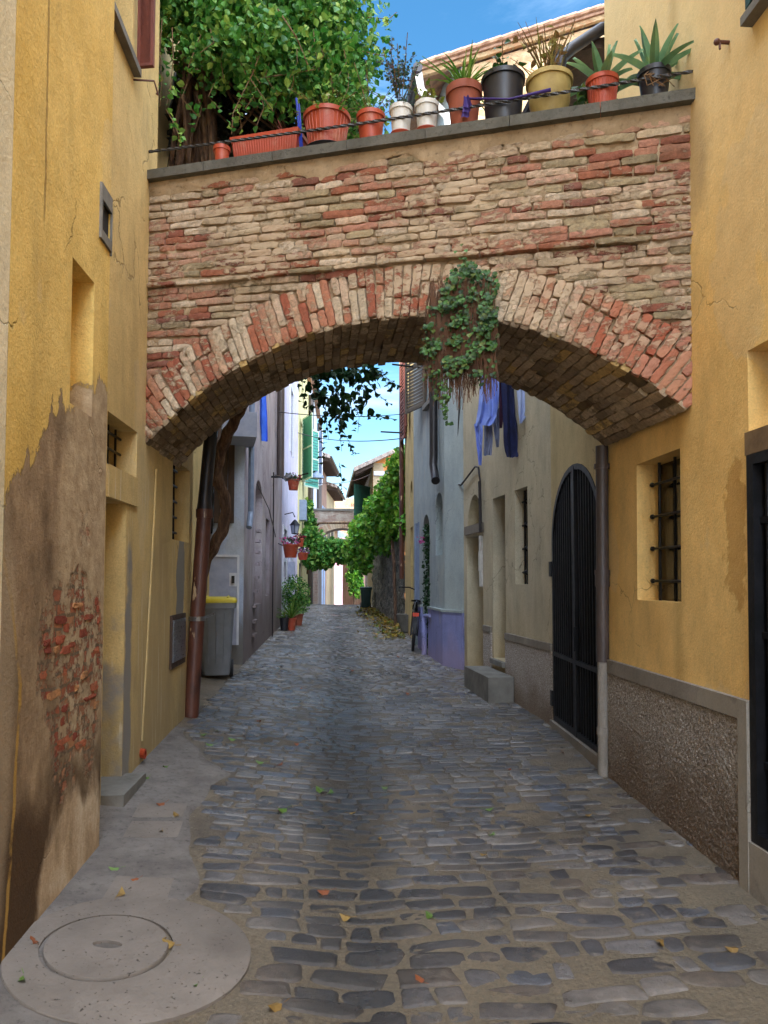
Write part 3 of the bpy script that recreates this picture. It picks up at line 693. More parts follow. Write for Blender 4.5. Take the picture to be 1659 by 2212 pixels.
# cobbles
random.seed(3)
slabc=gp(285,2060);e1=gp(550,2060);SR=abs(e1.x-slabc.x)*.98
lidc=gp(232,2050);LR=abs(gp(366,2050).x-gp(93,2050).x)/2
def leftlimit(y): # smooth concrete strip along the left wall
    return -.72+.07*math.sin(y*2.3) if y<5.2 else (-.72-(y-5.2)*.5 if y<6.3 else -1.27)
m=MB();y=1.75;k=0
def stone(m,x0,x1,y0,y1,detail):
    cx,cy=(x0+x1)/2,(y0+y1)/2;a,b=(x1-x0)/2,(y1-y0)/2
    if a<.02:return
    n=12 if detail else 8;e=U(.22,.7);rot=U(-.14,.14);out=[]
    ph=U(0,6)
    for i in range(n):
        th=2*math.pi*(i+.5)/n;c,s=math.cos(th),math.sin(th);rr=1+.08*math.sin(2*th+ph)+.07*math.sin(3*th+ph*2)+U(-.06,.05)
        dx=math.copysign(abs(c)**e,c)*a*rr;dy=math.copysign(abs(s)**e,s)*b*rr
        out.append((dx-dy*rot,dy+dx*rot))
    H=U(.000,.008);tx,ty=U(-.02,.02),U(-.05,.05)
    def P(dx,dy,h): return (cx+dx,cy+dy,G(cx+dx,cy+dy)+h+tx*dx+ty*dy)
    vs=[P(dx*1.03,dy*1.03,-.012) for dx,dy in out]+[P(dx*.95,dy*.92,H*U(.55,.95)) for dx,dy in out]
    if detail: vs+=[P(dx*.78,dy*.72,H+U(-.0016,.0016)) for dx,dy in out]
    vs.append(P(0,0,H+U(-.001,.002)))
    rn=3 if detail else 2;fs=[]
    for r in range(rn-1): fs+=[(r*n+i,r*n+(i+1)%n,(r+1)*n+(i+1)%n,(r+1)*n+i) for i in range(n)]
    fs+=[((rn-1)*n+i,(rn-1)*n+(i+1)%n,rn*n) for i in range(n)]
    m.add(vs,fs)
covers=[]
while y<26.5:
    rd=U(.09,.14) if y<3.8 else U(.07,.12) if y<6 else U(.08,.125)
    x=leftlimit(y)+U(-.05,.05);xe=1.98 if y<7 else (1.98-(y-7)*.085 if y<13 else 1.45-(y-13)*.035)
    while x<xe:
        L=random.choice([U(.07,.12),U(.12,.2),U(.18,.3),U(.1,.17)])
        if y<3.8:L=L*1.15+.01
        if y>9:L*=.95
        yo=.03*math.sin(x*2.2+k*.35)+.014*math.sin(x*7+k*1.3)+U(-.008,.008)
        g=U(.006,.024) if y<3.8 else U(.003,.014)
        xx1=min(x+L,xe);cx,cy=(x+xx1)/2,y+rd/2+yo
        ok=(cx-slabc.x)**2+(cy-slabc.y)**2>(SR+.06)**2
        edge=(xe-cx)<.35 and y<6
        if edge and R()<.5: ok=False
        if R()<.02: ok=False
        if ok: stone(m,x+g/2,xx1-g/2,y+yo+g*.4,y+rd*U(.93,1.03)+yo-g*.4,y<8.5)
        x=xx1
    y+=rd;k+=1
t=NT('worn_cobble_stone')
_c=t.ramp(t.rnd,[((i+.01)/12,hx(c)) for i,c in enumerate(['#5b5a5c','#6a6663','#46464b','#716d69','#5c544e','#51555e','#6b6a6c','#3e3d40','#605850','#4c4a4b','#777370','#54504e'])],'CONSTANT')
_n=t.noise(22,detail=8,rough=.7);_c=t.mix(.7,_c,t.mix(1.,_c,t.ramp(_n,[(.3,.45),(.7,1.5)]),'MULTIPLY'))
_c=t.mix(t.mul(t.step(t.noise(70,detail=5,rough=.8,off=6.),.55,.7),.45),_c,hx('#2e2b29'))
_c=t.mix(t.mul(t.step(t.noise(9,detail=10,rough=.75,off=4.),.53,.62),.65),_c,hx('#7b7367'))
_c=t.mix(t.mul(t.step(t.noise(1.3,detail=7,rough=.65,off=14.),.48,.64),.65),_c,hx('#2f2c2a'))
_c=t.mix(t.mul(t.step(t.m('ABSOLUTE',t.sub(t.xyz()[0],t.add(.06,t.mul(t.sub(t.noise(1.2),.5),.35)))),.48,.05),.85),_c,hx('#24211f'))
_c=t.mix(t.mul(t.step(t.add(t.xyz()[1],t.mul(t.sub(t.noise(1.5,detail=5),.5),1.6)),5.,3.4),.6),_c,t.mix(1.,_c,(1.05,.92,.80,1),'MULTIPLY'))
_r=t.add(t.ramp(t.noise(1.4,detail=5,off=2.),[(.40,.12),(.60,.36)]),t.mul(_n,.18))
M['cobble']=t.fin(_c,_r,t.add(t.noise(34,detail=10,rough=.75),t.mul(t.noise(14,detail=5),1.)),.009,1.,spec=.9)
obj('cobblestones',m,M['cobble'],smooth=2,kind='structure')
# concrete slab with round lid
def disc(m,cx,cy,r0,r1,h0,h1,k=56):
    vs=[]
    for (r,h) in ((r1+.004,-.03),(r1,h0),(r1-.004,h1),(r0+.004,h1),(r0,h0),(max(.0001,r0-.004) ,-.03)):
        for i in range(k):
            a=2*math.pi*i/k;x,y=cx+r*math.cos(a),cy+r*math.sin(a);vs.append((x,y,G(x,y)+h))
    m.add(vs,[(q*k+i,q*k+(i+1)%k,(q+1)*k+(i+1)%k,(q+1)*k+i) for q in range(5) for i in range(k)])
def pitted(name,c1,c2):
    t=NT(name);v=t.vor(60);n=t.noise(4,detail=8,rough=.65);c=t.ramp(n,[(.3,hx(c1)),(.7,hx(c2))]);pit=t.step(t.noise(70,detail=2,off=3.),.66,.72)
    c=t.mix(t.mul(pit,.8),c,hx('#3b352d'));c=t.mix(t.mul(t.step(t.noise(2.,detail=5,off=7.),.5,.7),.5),c,dk(hx(c2),.7))
    return t.fin(c,.75,t.sub(t.noise(30,detail=8),t.mul(pit,1.2)),.006,.9,spec=.35)
M['slab']=pitted('pitted_concrete','#80776e','#6a625a')
mh=thing('manhole',(slabc.x,slabc.y,slabc.z),'round concrete manhole slab with a circular lid at the bottom left of the lane','manhole')
m=MB();m.add([],[])
kk=56;vs=[]
for i in range(kk):
    a=2*math.pi*i/kk;x,y=slabc.x+SR*math.cos(a),slabc.y+SR*math.sin(a)
    xl,yl=lidc.x+(LR+.015)*math.cos(a),lidc.y+(LR+.015)*math.sin(a)
    vs.append([(x,y,G(x,y)-.02),(x,y,G(x,y)+.010),(xl+(x-xl)*.98,yl+(y-yl)*.98,G(x,y)+.014),(xl,yl,G(xl,yl)+.013),(xl,yl,G(xl,yl)-.03)])
vv=[p for q in range(5) for p in [v[q] for v in vs]]
m.add(vv,[(q*kk+i,q*kk+(i+1)%kk,(q+1)*kk+(i+1)%kk,(q+1)*kk+i) for q in range(4) for i in range(kk)])
obj('slab',m,M['slab'],mh,smooth=True)
m=MB();vv=[]
hs=.05
for (fr,h) in ((1,-.03),(1,.012),(.985,.018)):
    for i in range(kk):
        a=2*math.pi*i/kk;x,y=lidc.x+LR*fr*math.cos(a),lidc.y+LR*fr*math.sin(a);vv.append((x,y,G(x,y)+h))
for (hx_,h) in ((.055,.018),(.05,-.005)):
    for i in range(kk):
        a=2*math.pi*i/kk;x,y=lidc.x+hx_*math.cos(a),lidc.y+.028*math.sin(a);vv.append((x,y,G(x,y)+h))
vv.append((lidc.x,lidc.y,G(lidc.x,lidc.y)-.006))
m.add(vv,[(q*kk+i,q*kk+(i+1)%kk,(q+1)*kk+(i+1)%kk,(q+1)*kk+i) for q in range(4) for i in range(kk)]+[(4*kk+i,4*kk+(i+1)%kk,5*kk) for i in range(kk)])
obj('lid',m,M['slab'],mh,smooth=True)
def cover(pix,label):
    P=[gp(*q) for q in pix];c=sum(P,Vector())/4
    th=thing('inspection_cover',c,label,'drain cover','square inspection covers by the left wall')
    m=MB();m.hexa([p+Vector((0,0,-.03)) for p in P]+[p+(c-p)*.035+Vector((0,0,.008)) for p in P]);obj('plate',m,M['slab'],th)
    m=MB();w=.03
    for i in range(4):
        a,b=P[i],P[(i+1)%4];ao=a+(a-c).normalized()*w;bo=b+(b-c).normalized()*w;g=(c-a).normalized()*-.006;g2=(c-b).normalized()*-.006
        dn=Vector((0,0,-.03));up=Vector((0,0,.006));m.hexa([a+g+dn,b+g2+dn,bo+dn,ao+dn,a+g+up,b+g2+up,bo+up,ao+up])
    obj('rim',m,M['concrete'],th)
cover([(283,1768),(395,1768),(408,1738),(300,1738)],'farther square concrete inspection cover by the left wall')
cover([(262,1812),(385,1812),(398,1776),(284,1776)],'nearer square concrete inspection cover with a broken corner')
cover([(215,1950),(360,1955),(378,1900),(250,1895)],'worn concrete cover slab just behind the round manhole slab')
# cement strip along left wall
m=MB()
def cs(a,b):
    y=1.2+5.2*a;xw=-1.42 if y>3.8 else -1.25;xl=leftlimit(y)+.02*math.sin(y*11)+.03*math.sin(y*4);x=xw+(xl-xw)*b
    return (x,y,G(x,y)+(.006 if b<.97 else -.01)+nz((x,y,0),6,.003))
m.grid(cs,90,10);obj('cement_strip',m,M['concrete'],smooth=2,kind='structure')
m=MB();m.grid(lambda a,b:(1.86+.2*b-.03*math.sin(a*60),1.5+4.8*a,G(1.9,1.5+4.8*a)-.012+.03*b),80,4);obj('kerb_cement',m,M['concrete'],smooth=2,kind='structure')
# ------------------------------------------------------------------ right: golden house
J=thing('golden_house',(2.1,3,.1),'golden yellow house with rough grey plinth and barred window, right foreground','house')
a=WJ.px(1377,1298);b=WJ.px(1472,1300);tv=WJ.px(1377,1003)[1];bvv=(a[1]+b[1])/2
win=rect(b[0],a[0],bvv,tv)
dj=WJ.px(1626,1400)[0];dtop=WJ.px(1619,985)[1];dbot=WJ.px(1640,1822)[1]
gate=rect(dj-.95,dj,dbot,dtop)
w2b=WJ.px(1622,930)[1];w2t=WJ.px(1620,800)[1];w2=rect(dj-.9,dj+.01,w2b,w2t+.1)
tr=WJ.px(1632,30);w3=rect(tr[0]-.8,tr[0],tr[1],tr[1]+1.3)
obj('wall',facade(WJ,rect(0,WJ.L,-.3,8.2),[(win,.16),(gate,.2),(w2,.2),(w3,.2)]),M['gold'],J)
wb=obj('window',slab(WJ,win,-.16,-.19),M['glass'],J)
m=MB()
for i in range(3):
    u=b[0]+(a[0]-b[0])*(.12+.36*i);m.tube([WJ.pt(u,bvv,-.11),WJ.pt(u,tv,-.11)],.010,6)
for j in range(4):
    v=bvv+(tv-bvv)*(.14+.235*j);m.tube([WJ.pt(b[0]-.02,v,-.095),WJ.pt(a[0]-.03,v,-.095),WJ.pt(a[0]+.01,v,-.095)],.009,6);m.ball(WJ.pt(a[0]-.035,v,-.09),.017)
obj('bars',m,M['iron'],wb)
db=obj('doorway',slab(WJ,gate,-.2,-.23),M['dark'],J)
m=MB();g0,g1=dj-.95,dj;m.fbox(WJ,g1-.055,g1,dbot,dtop,-.06,.02);m.fbox(WJ,g0,g0+.05,dbot,dtop,-.06,.02);m.fbox(WJ,g0+.05,g1-.055,dtop-.05,dtop,-.06,.02);m.fbox(WJ,g0+.05,g1-.055,dbot,dbot+.05,-.06,.02)
for i in range(8):
    u=g1-.09-.1*i
    if u>g0+.06:m.tube([WJ.pt(u,dbot+.03,-.03),WJ.pt(u,dtop-.03,-.03)],.011,6)
for v in (dbot+.35,dbot+.95,dtop-.33): m.fbox(WJ,g0+.05,g1-.055,v,v+.03,-.045,-.012)
obj('iron_gate',m,M['iron'],J)
obj('upper_window',slab(WJ,w2,-.2,-.23),M['glass'],J)
m=MB();m.fbox(WJ,dj-1.,dj+.03,dtop+.005,w2b-.005,-.15,.01);obj('lintel',m,simple('brown_stone_lintel','#7d6648','#5f4b34',.85,bump=.6),J)
tw=obj('top_window',slab(WJ,w3,-.2,-.23),M['dark'],J)
m=MB();m.fbox(WJ,tr[0]-.85,tr[0]+.03,tr[1]-.045,tr[1],-.1,.06);obj('sill',m,M['stone'],tw)
shutter(tw,WJ,tr[0],tr[0]-.4,tr[1]+.02,tr[1]+1.2,.02,M['dgshut'],.1)
# plinth
def zpl(u): return 1.015
pu0,pu1=WJ.px(1622,1700)[0]+.01,WJ.L-.02
m=MB();random.seed(4)
NU,NV=300,100
m.grid(lambda A_,B_:WJ.pt(pu0+.04+(pu1-pu0-.04)*A_,-.1+(zpl(0)+.02)*B_,.022+nz((A_*(pu1-pu0)*1,B_,0),50,.005)+nz((A_*(pu1-pu0),B_,5),95,.007)-(.02 if B_ in(0,1) or A_ in (0,1) else 0)),NU,NV)
pl=obj('plinth',m,M['dashgrey'],J,smooth=2)
m=MB();m.fbox(WJ,pu0,pu1,.925,1.02,-.02,.032);m.fbox(WJ,dj+.004,pu0+.042,-.1,1.02,-.02,.034)
m.fbox(WJ,dj-1.0,dj+.004,-.1,dbot-.003,-.02,.03)
obj('band',m,M['band'],pl)
u,v=WJ.px(1575,92);m=MB();m.tube([WJ.pt(u,v,-.02),WJ.pt(u,v,.06)],.010,8);m.ball(WJ.pt(u,v,.065),.017);m.tube([WJ.pt(u,v,.05),WJ.pt(u-.01,v-.045,.055)],.006,6);obj('hook',m,M['brownpipe'],J)
m=MB();m.box(1.97,7,-8,5.3,8.22,8.35);obj('roof',m,M['tile'],J)
# drain pipe at the corner
u=WJ.L-.05;dp=thing('drainpipe',WJ.pt(u,.2,.05),'dark brown drainpipe at the corner between golden house and arched gate','drainpipe','drainpipes on the houses')
M['greybrown']=simple('grey_brown_pipe','#4f443f','#3b3230',.5,st=(1,1,.3),bump=.3)
m=MB();m.tube([WJ.pt(u,1.0,.05),WJ.pt(u,1.6,.05),WJ.pt(u,2.57,.05)],.045,12);obj('pipe',m,M['greybrown'],dp,smooth=True)
m=MB();m.tube([WJ.pt(u,-.1,.05),WJ.pt(u,.5,.05),WJ.pt(u,1.03,.05)],.037,12);m.tube([WJ.pt(u,.48,.05),WJ.pt(u,.53,.05)],.044,12);obj('lower_pipe',m,M['band'],dp,smooth=True)
m=MB()
for z,r in ((1.56,.053),(1.645,.056),(2.42,.056)): m.tube([WJ.pt(u,z-.018,.05),WJ.pt(u,z+.018,.05)],r,12)
m.tube([WJ.pt(u,1.56,.05),WJ.pt(u,1.64,.05)],.051,12)
obj('collar',m,M['greybrown'],dp,smooth=True)
# ------------------------------------------------------------------ right: house with arched gate
M['gwall2']=plaster('warm_beige_plaster','#c9b688','#b8a57c','#726b5c',.35,.4,[],streak=.25,damp=(.5,1.6,'#b09660',.4))
GH=thing('gate_house',(2.3,7.5,.25),'beige house with tall arched iron gate and narrow doorways, right side past the brick arch','house')
ga=WG1.px(1307,1600)[0];gb=WG1.px(1194,1500)[0];gt=WG1.px(1250,997)[1];gbz=WG1.px(1250,1595)[1]
ga=max(ga,.02);gb=min(gb,WG1.L-.02)
gp_=arcpoly(ga,gb,gbz,gt,.62,18)
obj('wall',facade(WG1,rect(0,WG1.L,-.3,5.45),[(gp_,.28)]),M['gwall2'],GH)
obj('gate_backing',slab(WG1,gp_,-.28,-.31),simple('brown_gate_backing','#54432a','#2b2216',.8,st=(8,8,.3),bump=.6),GH)  # brown backing; its tone stands in for yellowish reflections behind the bars
# gate
def offpoly(k): return arcpoly(ga+k,gb-k,gbz+k,gt-k,.62-k*.6,18)
m=MB();o1=offpoly(0);o2=offpoly(.045);n_=len(o1)
for i in range(n_):
    j=(i+1)%n_
    m.hexa([WG1.pt(*o1[i],-.05),WG1.pt(*o1[j],-.05),WG1.pt(*o2[j],-.05),WG1.pt(*o2[i],-.05),WG1.pt(*o1[i],.008),WG1.pt(*o1[j],.008),WG1.pt(*o2[j],.008),WG1.pt(*o2[i],.008)])
gm=(ga+gb)/2
def gtop(u):
    hw=(gb-ga)/2;return gt-.62+.62*math.sqrt(max(0,1-((u-gm)/hw)**2))
m.fbox(WG1,gm-.035,gm+.035,gbz,gt-.02,-.05,.012)
m.fbox(WG1,ga+.02,gb-.02,gbz+.60,gbz+.635,-.045,.014)
ig=obj('iron_gate',m,M['iron'],GH)
m=MB();N_=20
for i in range(N_):
    u=ga+.06+(gb-ga-.12)*i/(N_-1)
    if abs(u-gm)>.04: m.fbox(WG1,u-.007,u+.007,gbz+.03,gtop(u)-.03,-.035,-.005)
obj('bars',m,M['iron'],ig)
m=MB();m.fbox(WG1,gb-.02,gb+.05,1.62,1.76,-.01,.025);m.fbox(WG1,gb-.02,gb+.05,.42,.56,-.01,.025);m.fbox(WG1,gm-.06,gm-.03,1.0,1.2,.0,.03);obj('hinge',m,M['iron'],ig)
m=MB();m.fbox(WG1,ga-.02,gb+.04,-.1,gbz-.004,-.25,.035);obj('threshold',m,M['band'],GH)
# second wall
q=WG2
w_a,w_b=q.px(1112,1100),q.px(1141,1263);wz1=q.px(1112,1060)[1];wz0=q.px(1112,1262)[1]
nd_a,nd_b=q.px(1064,1100)[0],q.px(1091,1100)[0];ndt=q.px(1064,1078)[1];ndb=q.px(1070,1422)[1]
dd_a,dd_b=q.px(1009,1300)[0],q.px(1044,1300)[0];ddt=q.px(1009,1162)[1];ddb=q.px(1009,1442)[1]
fl_b=q.px(1011,1140)[1];fl_t=q.px(1026,1068)[1]
hw_=rect(w_b[0],w_a[0],wz0,wz1);hn=rect(nd_b,nd_a,ndb,ndt);hd=rect(dd_b,dd_a,ddb,ddt);hf=arcpoly(dd_b+.02,dd_a-.05,fl_b+.02,fl_t,.5)
obj('wall',facade(q,rect(0,q.L,-.3,5.45),[(hw_,.3),(hn,.3),(hd,.4),(hf,.3)]),M['gwall'],GH)
w=obj('window',slab(q,hw_,-.3,-.33),M['glass'],GH)
m=MB()
m.fbox(q,(w_b[0]),(w_b[0]+.03),wz0,wz1,-.14,-.1)
m2=barsgrid(q,w_b[0],w_a[0],wz0,wz1,-.1,5,4,.012)
m.add(m2.v,m2.f)
for j in range(4):
    v=wz0+(wz1-wz0)*(j+.5)/4;m.ball(q.pt(w_a[0]-.12,v,-.09),.03)
obj('bars',m,M['iron'],w)
obj('door',slab(q,hn,-.3,-.33),M['wood'],GH,label='narrow brown door in a deep recess')
obj('door',slab(q,hd,-.4,-.43),M['dark'],GH,label='dark door below the arched fanlight')
w=obj('fanlight',slab(q,hf,-.3,-.33),M['glass'],GH)
obj('bars',barsgrid(q,dd_b+.05,dd_a-.1,fl_b+.05,fl_t-.15,-.2,5,3,.01),M['iron'],w)
m=MB();m.fbox(q,dd_b-.04,dd_a+.03,fl_b-.12+.02,fl_b+.015,-.25,.03);obj('lintel',m,M['band'],GH)
m=MB();m.fbox(q,nd_b,nd_a,ndb-.06,ndb-.003,-.25,.05);obj('sill',m,M['stone'],GH)
p0=q.px(1189,1388);p1=q.px(1094,1357)
m=MB();m.fbox(q,.03,nd_b-.02,-.1,.92,-.02,.02);m.fbox(q,nd_a+.05,dd_b-.05,-.1,.95,-.02,.02)
m.fbox(WG1,gb+.055,WG1.L,-.1,.92,-.02,.02)
pl=obj('plinth',m,M['dashgrey'],GH)
m=MB();m.fbox(q,.03,nd_b-.02,.92,.99,-.02,.028);m.fbox(q,nd_a+.05,dd_b-.05,.95,1.02,-.02,.028);m.fbox(WG1,gb+.055,WG1.L,.92,.99,-.02,.028);obj('band',m,M['band'],pl)
a=q.px(1038,1190);m=MB();m.fbox(q,q.px(1042,1200)[0],q.px(1037,1200)[0],1.5,2.15,-.01,.015);m.fbox(q,q.px(1042,1200)[0]+.02,q.px(1037,1200)[0]-.02,1.7,1.95,.015,.03);obj('doorbell_panel',m,M['whitepot'],GH)
# cables
m=MB();P=[(997,800),(993,1045),(1002,1048),(1033,1008),(1040,1010),(1044,1040),(1046,1130)]
pp=[q.pt(*q.px(x,y),.04) for x,y in P[1:]];m.tube([q.pt(q.L-.1,5.2,.04)]+[pp[0]]+pp[1:],.013,6)
m.tube([q.pt(*q.px(1044,1040),.05),q.pt(*q.px(1046,1150),.05)],.018,6)
obj('cable_run',m,M['darkpipe'],GH)
# low eave with gutter and elbow
m=MB();e0=at(1222,118,5.5);e1=at(1312,82,5.5)
zE=e0.z
m.hexa([(e0.x,5.45,zE-.02),(3.6,5.45,zE+.35),(3.4,10.25,zE+.35),(1.45,10.25,zE-.02),(e0.x,5.45,zE+.06),(3.6,5.45,zE+.43),(3.4,10.25,zE+.43),(1.45,10.25,zE+.06)])
obj('roof',m,M['wood'],GH)
m=MB();m.tube([(e0.x-.06,5.45,zE),(1.39,10.25,zE)],.05,8);m.tube([at(1350,58,5.4),at(1300,62,5.4),at(1235,105,5.4),at(1212,128,5.4),at(1205,190,5.45)],.045,10);obj('gutter',m,M['darkpipe'],GH,smooth=True)
# stone block step
sa=gp(1055,1520);sb=gp(1024,1487);q2=WG2
m=MB();u0_=(sa-q2.O).dot(q2.U);u1_=(sb-q2.O).dot(q2.U);nf=(sa-q2.O).dot(q2.N);nb_=(sb-q2.O).dot(q2.N)
topz_=CAM.z-(1462-1250)/F*sa.dot(Vector((s_,c_,0)))
print('step',u0_,u1_,nf,nb_,topz_)
nn=max(nf,nb_)
m.fbox(q2,u0_,u1_+.15,-.05,topz_,.03,nn)
obj('step_block',m,M['stone'],None,label='grey stone block step below the narrow brown door',cat='step',base=(sa.x+.1,sa.y+.3,.25))
# ------------------------------------------------------------------ right: grey-green house with lilac base
H=thing('tall_house',(1.9,11.5,.35),'tall grey-green house with lilac base and sunlit brick gable','house')
HZ=9.0
nn_a,nn_b=WH.px(956,1130)[0],WH.px(941,1130)[0];nt=WH.px(948,1064)[1];nb=WH.px(948,1200)[1]
da_,db_=WH.px(928,1250)[0],WH.px(914,1250)[0];dt=WH.px(920,1112)[1]
ea,eb=WH.px(906,1250)[0],WH.px(898,1250)[0];et=WH.px(901,1130)[1]
eb=min(eb,WH.L-.05)
holes=[(arcpoly(max(nn_a,.05),nn_b,nb,nt,.22),.16),(arcpoly(da_,db_,.42,dt,.25),.3),(rect(ea,eb,.42,et),.15)]
sh=WH.px(903,905);su0,su1=WH.px(938,800)[0],WH.px(924,800)[0];sz0=WH.px(930,868)[1];holes.append((rect(su0,su1,sz0,sz0+1.5),.15))
obj('wall',facade(WH,rect(0,WH.L,-.3,HZ),holes),M['hwall'],H)
obj('niche_back',slab(WH,holes[0][0],-.16,-.19),M['hwall'],H)
obj('door',slab(WH,holes[1][0],-.3,-.33),M['dgshut'],H,label='dark green door in an arched opening')
dn=obj('door',slab(WH,holes[2][0],-.15,-.18),M['metalbox'],H,label='pale door in a light blue frame')
m=MB();m.fbox(WH,ea,ea+.06,1.17,et,-.1,.02);m.fbox(WH,eb-.06,eb,1.17,et,-.1,.02);obj('frame',m,M['bluegrey'],dn)
w=obj('window',slab(WH,holes[3][0],-.15,-.18),M['glass'],H)
m=MB();m.fbox(WH,su0-.08,su1+.08,sz0-.08,sz0,-.1,.08);obj('sill',m,M['stone'],w)
shutter(w,WH,su1+.02,su1+.75,sz0,sz0+1.5,.03,M['oshut'],.3,24)
shutter(w,WH,su0-.02,max(su0-.6,.02),sz0,sz0+1.5,.03,M['redwood'],.25,20)
m=MB();m.tube([WH.pt(su1+.45,sz0+.75,.0),WH.pt(su1+.3,sz0+.75,.55)],.015,6);obj('bracket',m,M['iron'],w)
obj('corner_wall',facade(WH0,rect(0.002,WH0.L-.002,-.3,HZ),[]),M['hwall'],H)
m=MB();m.fbox(WH,db_+.02,ea-.02,-.1,1.12,-.02,.035);obj('painted_base',m,M['hblue'],H)
m=MB();m.fbox(WH,-.01,da_-.02,-.1,1.12,-.02,.035);m.fbox(WH0,0,WH0.L,-.1,1.12,-.02,.035)
bs=obj('painted_base',m,M['hblue'],H)
m=MB();m.fbox(WH,-.01,da_-.02,1.12,1.155,-.02,.05);m.fbox(WH,db_+.02,ea-.02,1.12,1.155,-.02,.05);m.fbox(WH0,0,WH0.L,1.12,1.155,-.02,.05);obj('moulding',m,M['hwall'],bs)
# gable
gab0=Vector((1.76,10.28));WGb=Frame((1.76,10.28),(7.8,10.6),1)
ga1=WGb.px(925,118,.3);ga2=WGb.px(1330,-8,.3);sl=(ga2[1]-ga1[1])/(ga2[0]-ga1[0]);gv=lambda u:ga1[1]+sl*(u-ga1[0])
obj('gable_wall',facade(WGb,[(0,-.3),(5.9,-.3),(5.9,gv(5.9)-.16),(0,gv(0)-.16)],[],th=.3),M['palebrick'],H)
rf=MB();ue=-.62
def rp(u,dz,n): return WGb.pt(u,gv(u)+dz,n)
rf.hexa([rp(ue,-.07,.13),rp(5.9,-.07,.13),rp(5.9,-.07,-6),rp(ue,-.07,-3.1),rp(ue,0,.13),rp(5.9,0,.13),rp(5.9,0,-6),rp(ue,0,-3.1)])
ro=obj('roof',rf,M['tile'],H)
m=MB()
for i in range(34):
    u=ue+6.4*i/34
    m.tube([rp(u,.005+.008*(i%2),.14),rp(u+.23,.015,.14)],[.036,.042],8)
obj('verge_tiles',m,M['tile'],ro,smooth=True)
m=MB()
m.hexa([rp(ue+.02,-.13,.07),rp(5.9,-.13,.07),rp(5.9,-.13,.002),rp(ue+.02,-.13,.002),rp(ue+.02,-.075,.09),rp(5.9,-.075,.09),rp(5.9,-.075,.002),rp(ue+.02,-.075,.002)])
obj('cornice',m,M['palebrick'],ro)
m=MB();gx=WGb.pt(ue-.05,gv(ue)-.08,.2)
m.tube([gx,gx+Vector((-.1,2.9,0))],.07,10);obj('gutter',m,M['darkpipe'],H,smooth=True)
m=MB();m.tube([gx+Vector((0.02,.1,-.02)),gx+Vector((.06,.1,-.28)),gx+Vector((.42,.12,-.62)),gx+Vector((.5,.12,-1.0)),gx+Vector((.5,.12,-2.2))],.055,10);obj('elbow_pipe',m,M['whitepot'],H,smooth=True)
# black downpipe with shoe
dpp=thing('drainpipe',WH.pt(.1,3.2,.1),'black drainpipe ending in a bent shoe on the grey-green house corner','drainpipe','drainpipes on the houses')
x=WH.px(968,950)[0];zb=WH.px(972,1030)[1];m=MB();m.tube([WH.pt(.35,7,.09),WH.pt(.35,zb+.45,.09),WH.pt(.33,zb+.28,.1),WH.pt(.22,zb+.12,.1),WH.pt(.05,zb,.12)],.065,10);obj('pipe',m,M['darkpipe'],dpp,smooth=True)
lp=thing('drainpipe',WH.pt(WH.px(928,1400)[0],.4,.1),'short lilac painted pipe beside the bicycle','drainpipe','drainpipes on the houses')
u=WH.px(927,1380)[0]-.0;m=MB();m.tube([WH.pt(u,.3,.08),WH.pt(u,1.0,.08)],.045,10);m.tube([WH.pt(u,.72,.08),WH.pt(u,.80,.08)],.06,10);obj('pipe',m,M['hblue'],lp,smooth=True)
m=MB();m.tube([WH.pt(u,.98,.08),WH.pt(u,1.0,.08),WH.pt(u-.35,1.02,.05)],.03,8);obj('elbow',m,M['hblue'],lp,smooth=True)
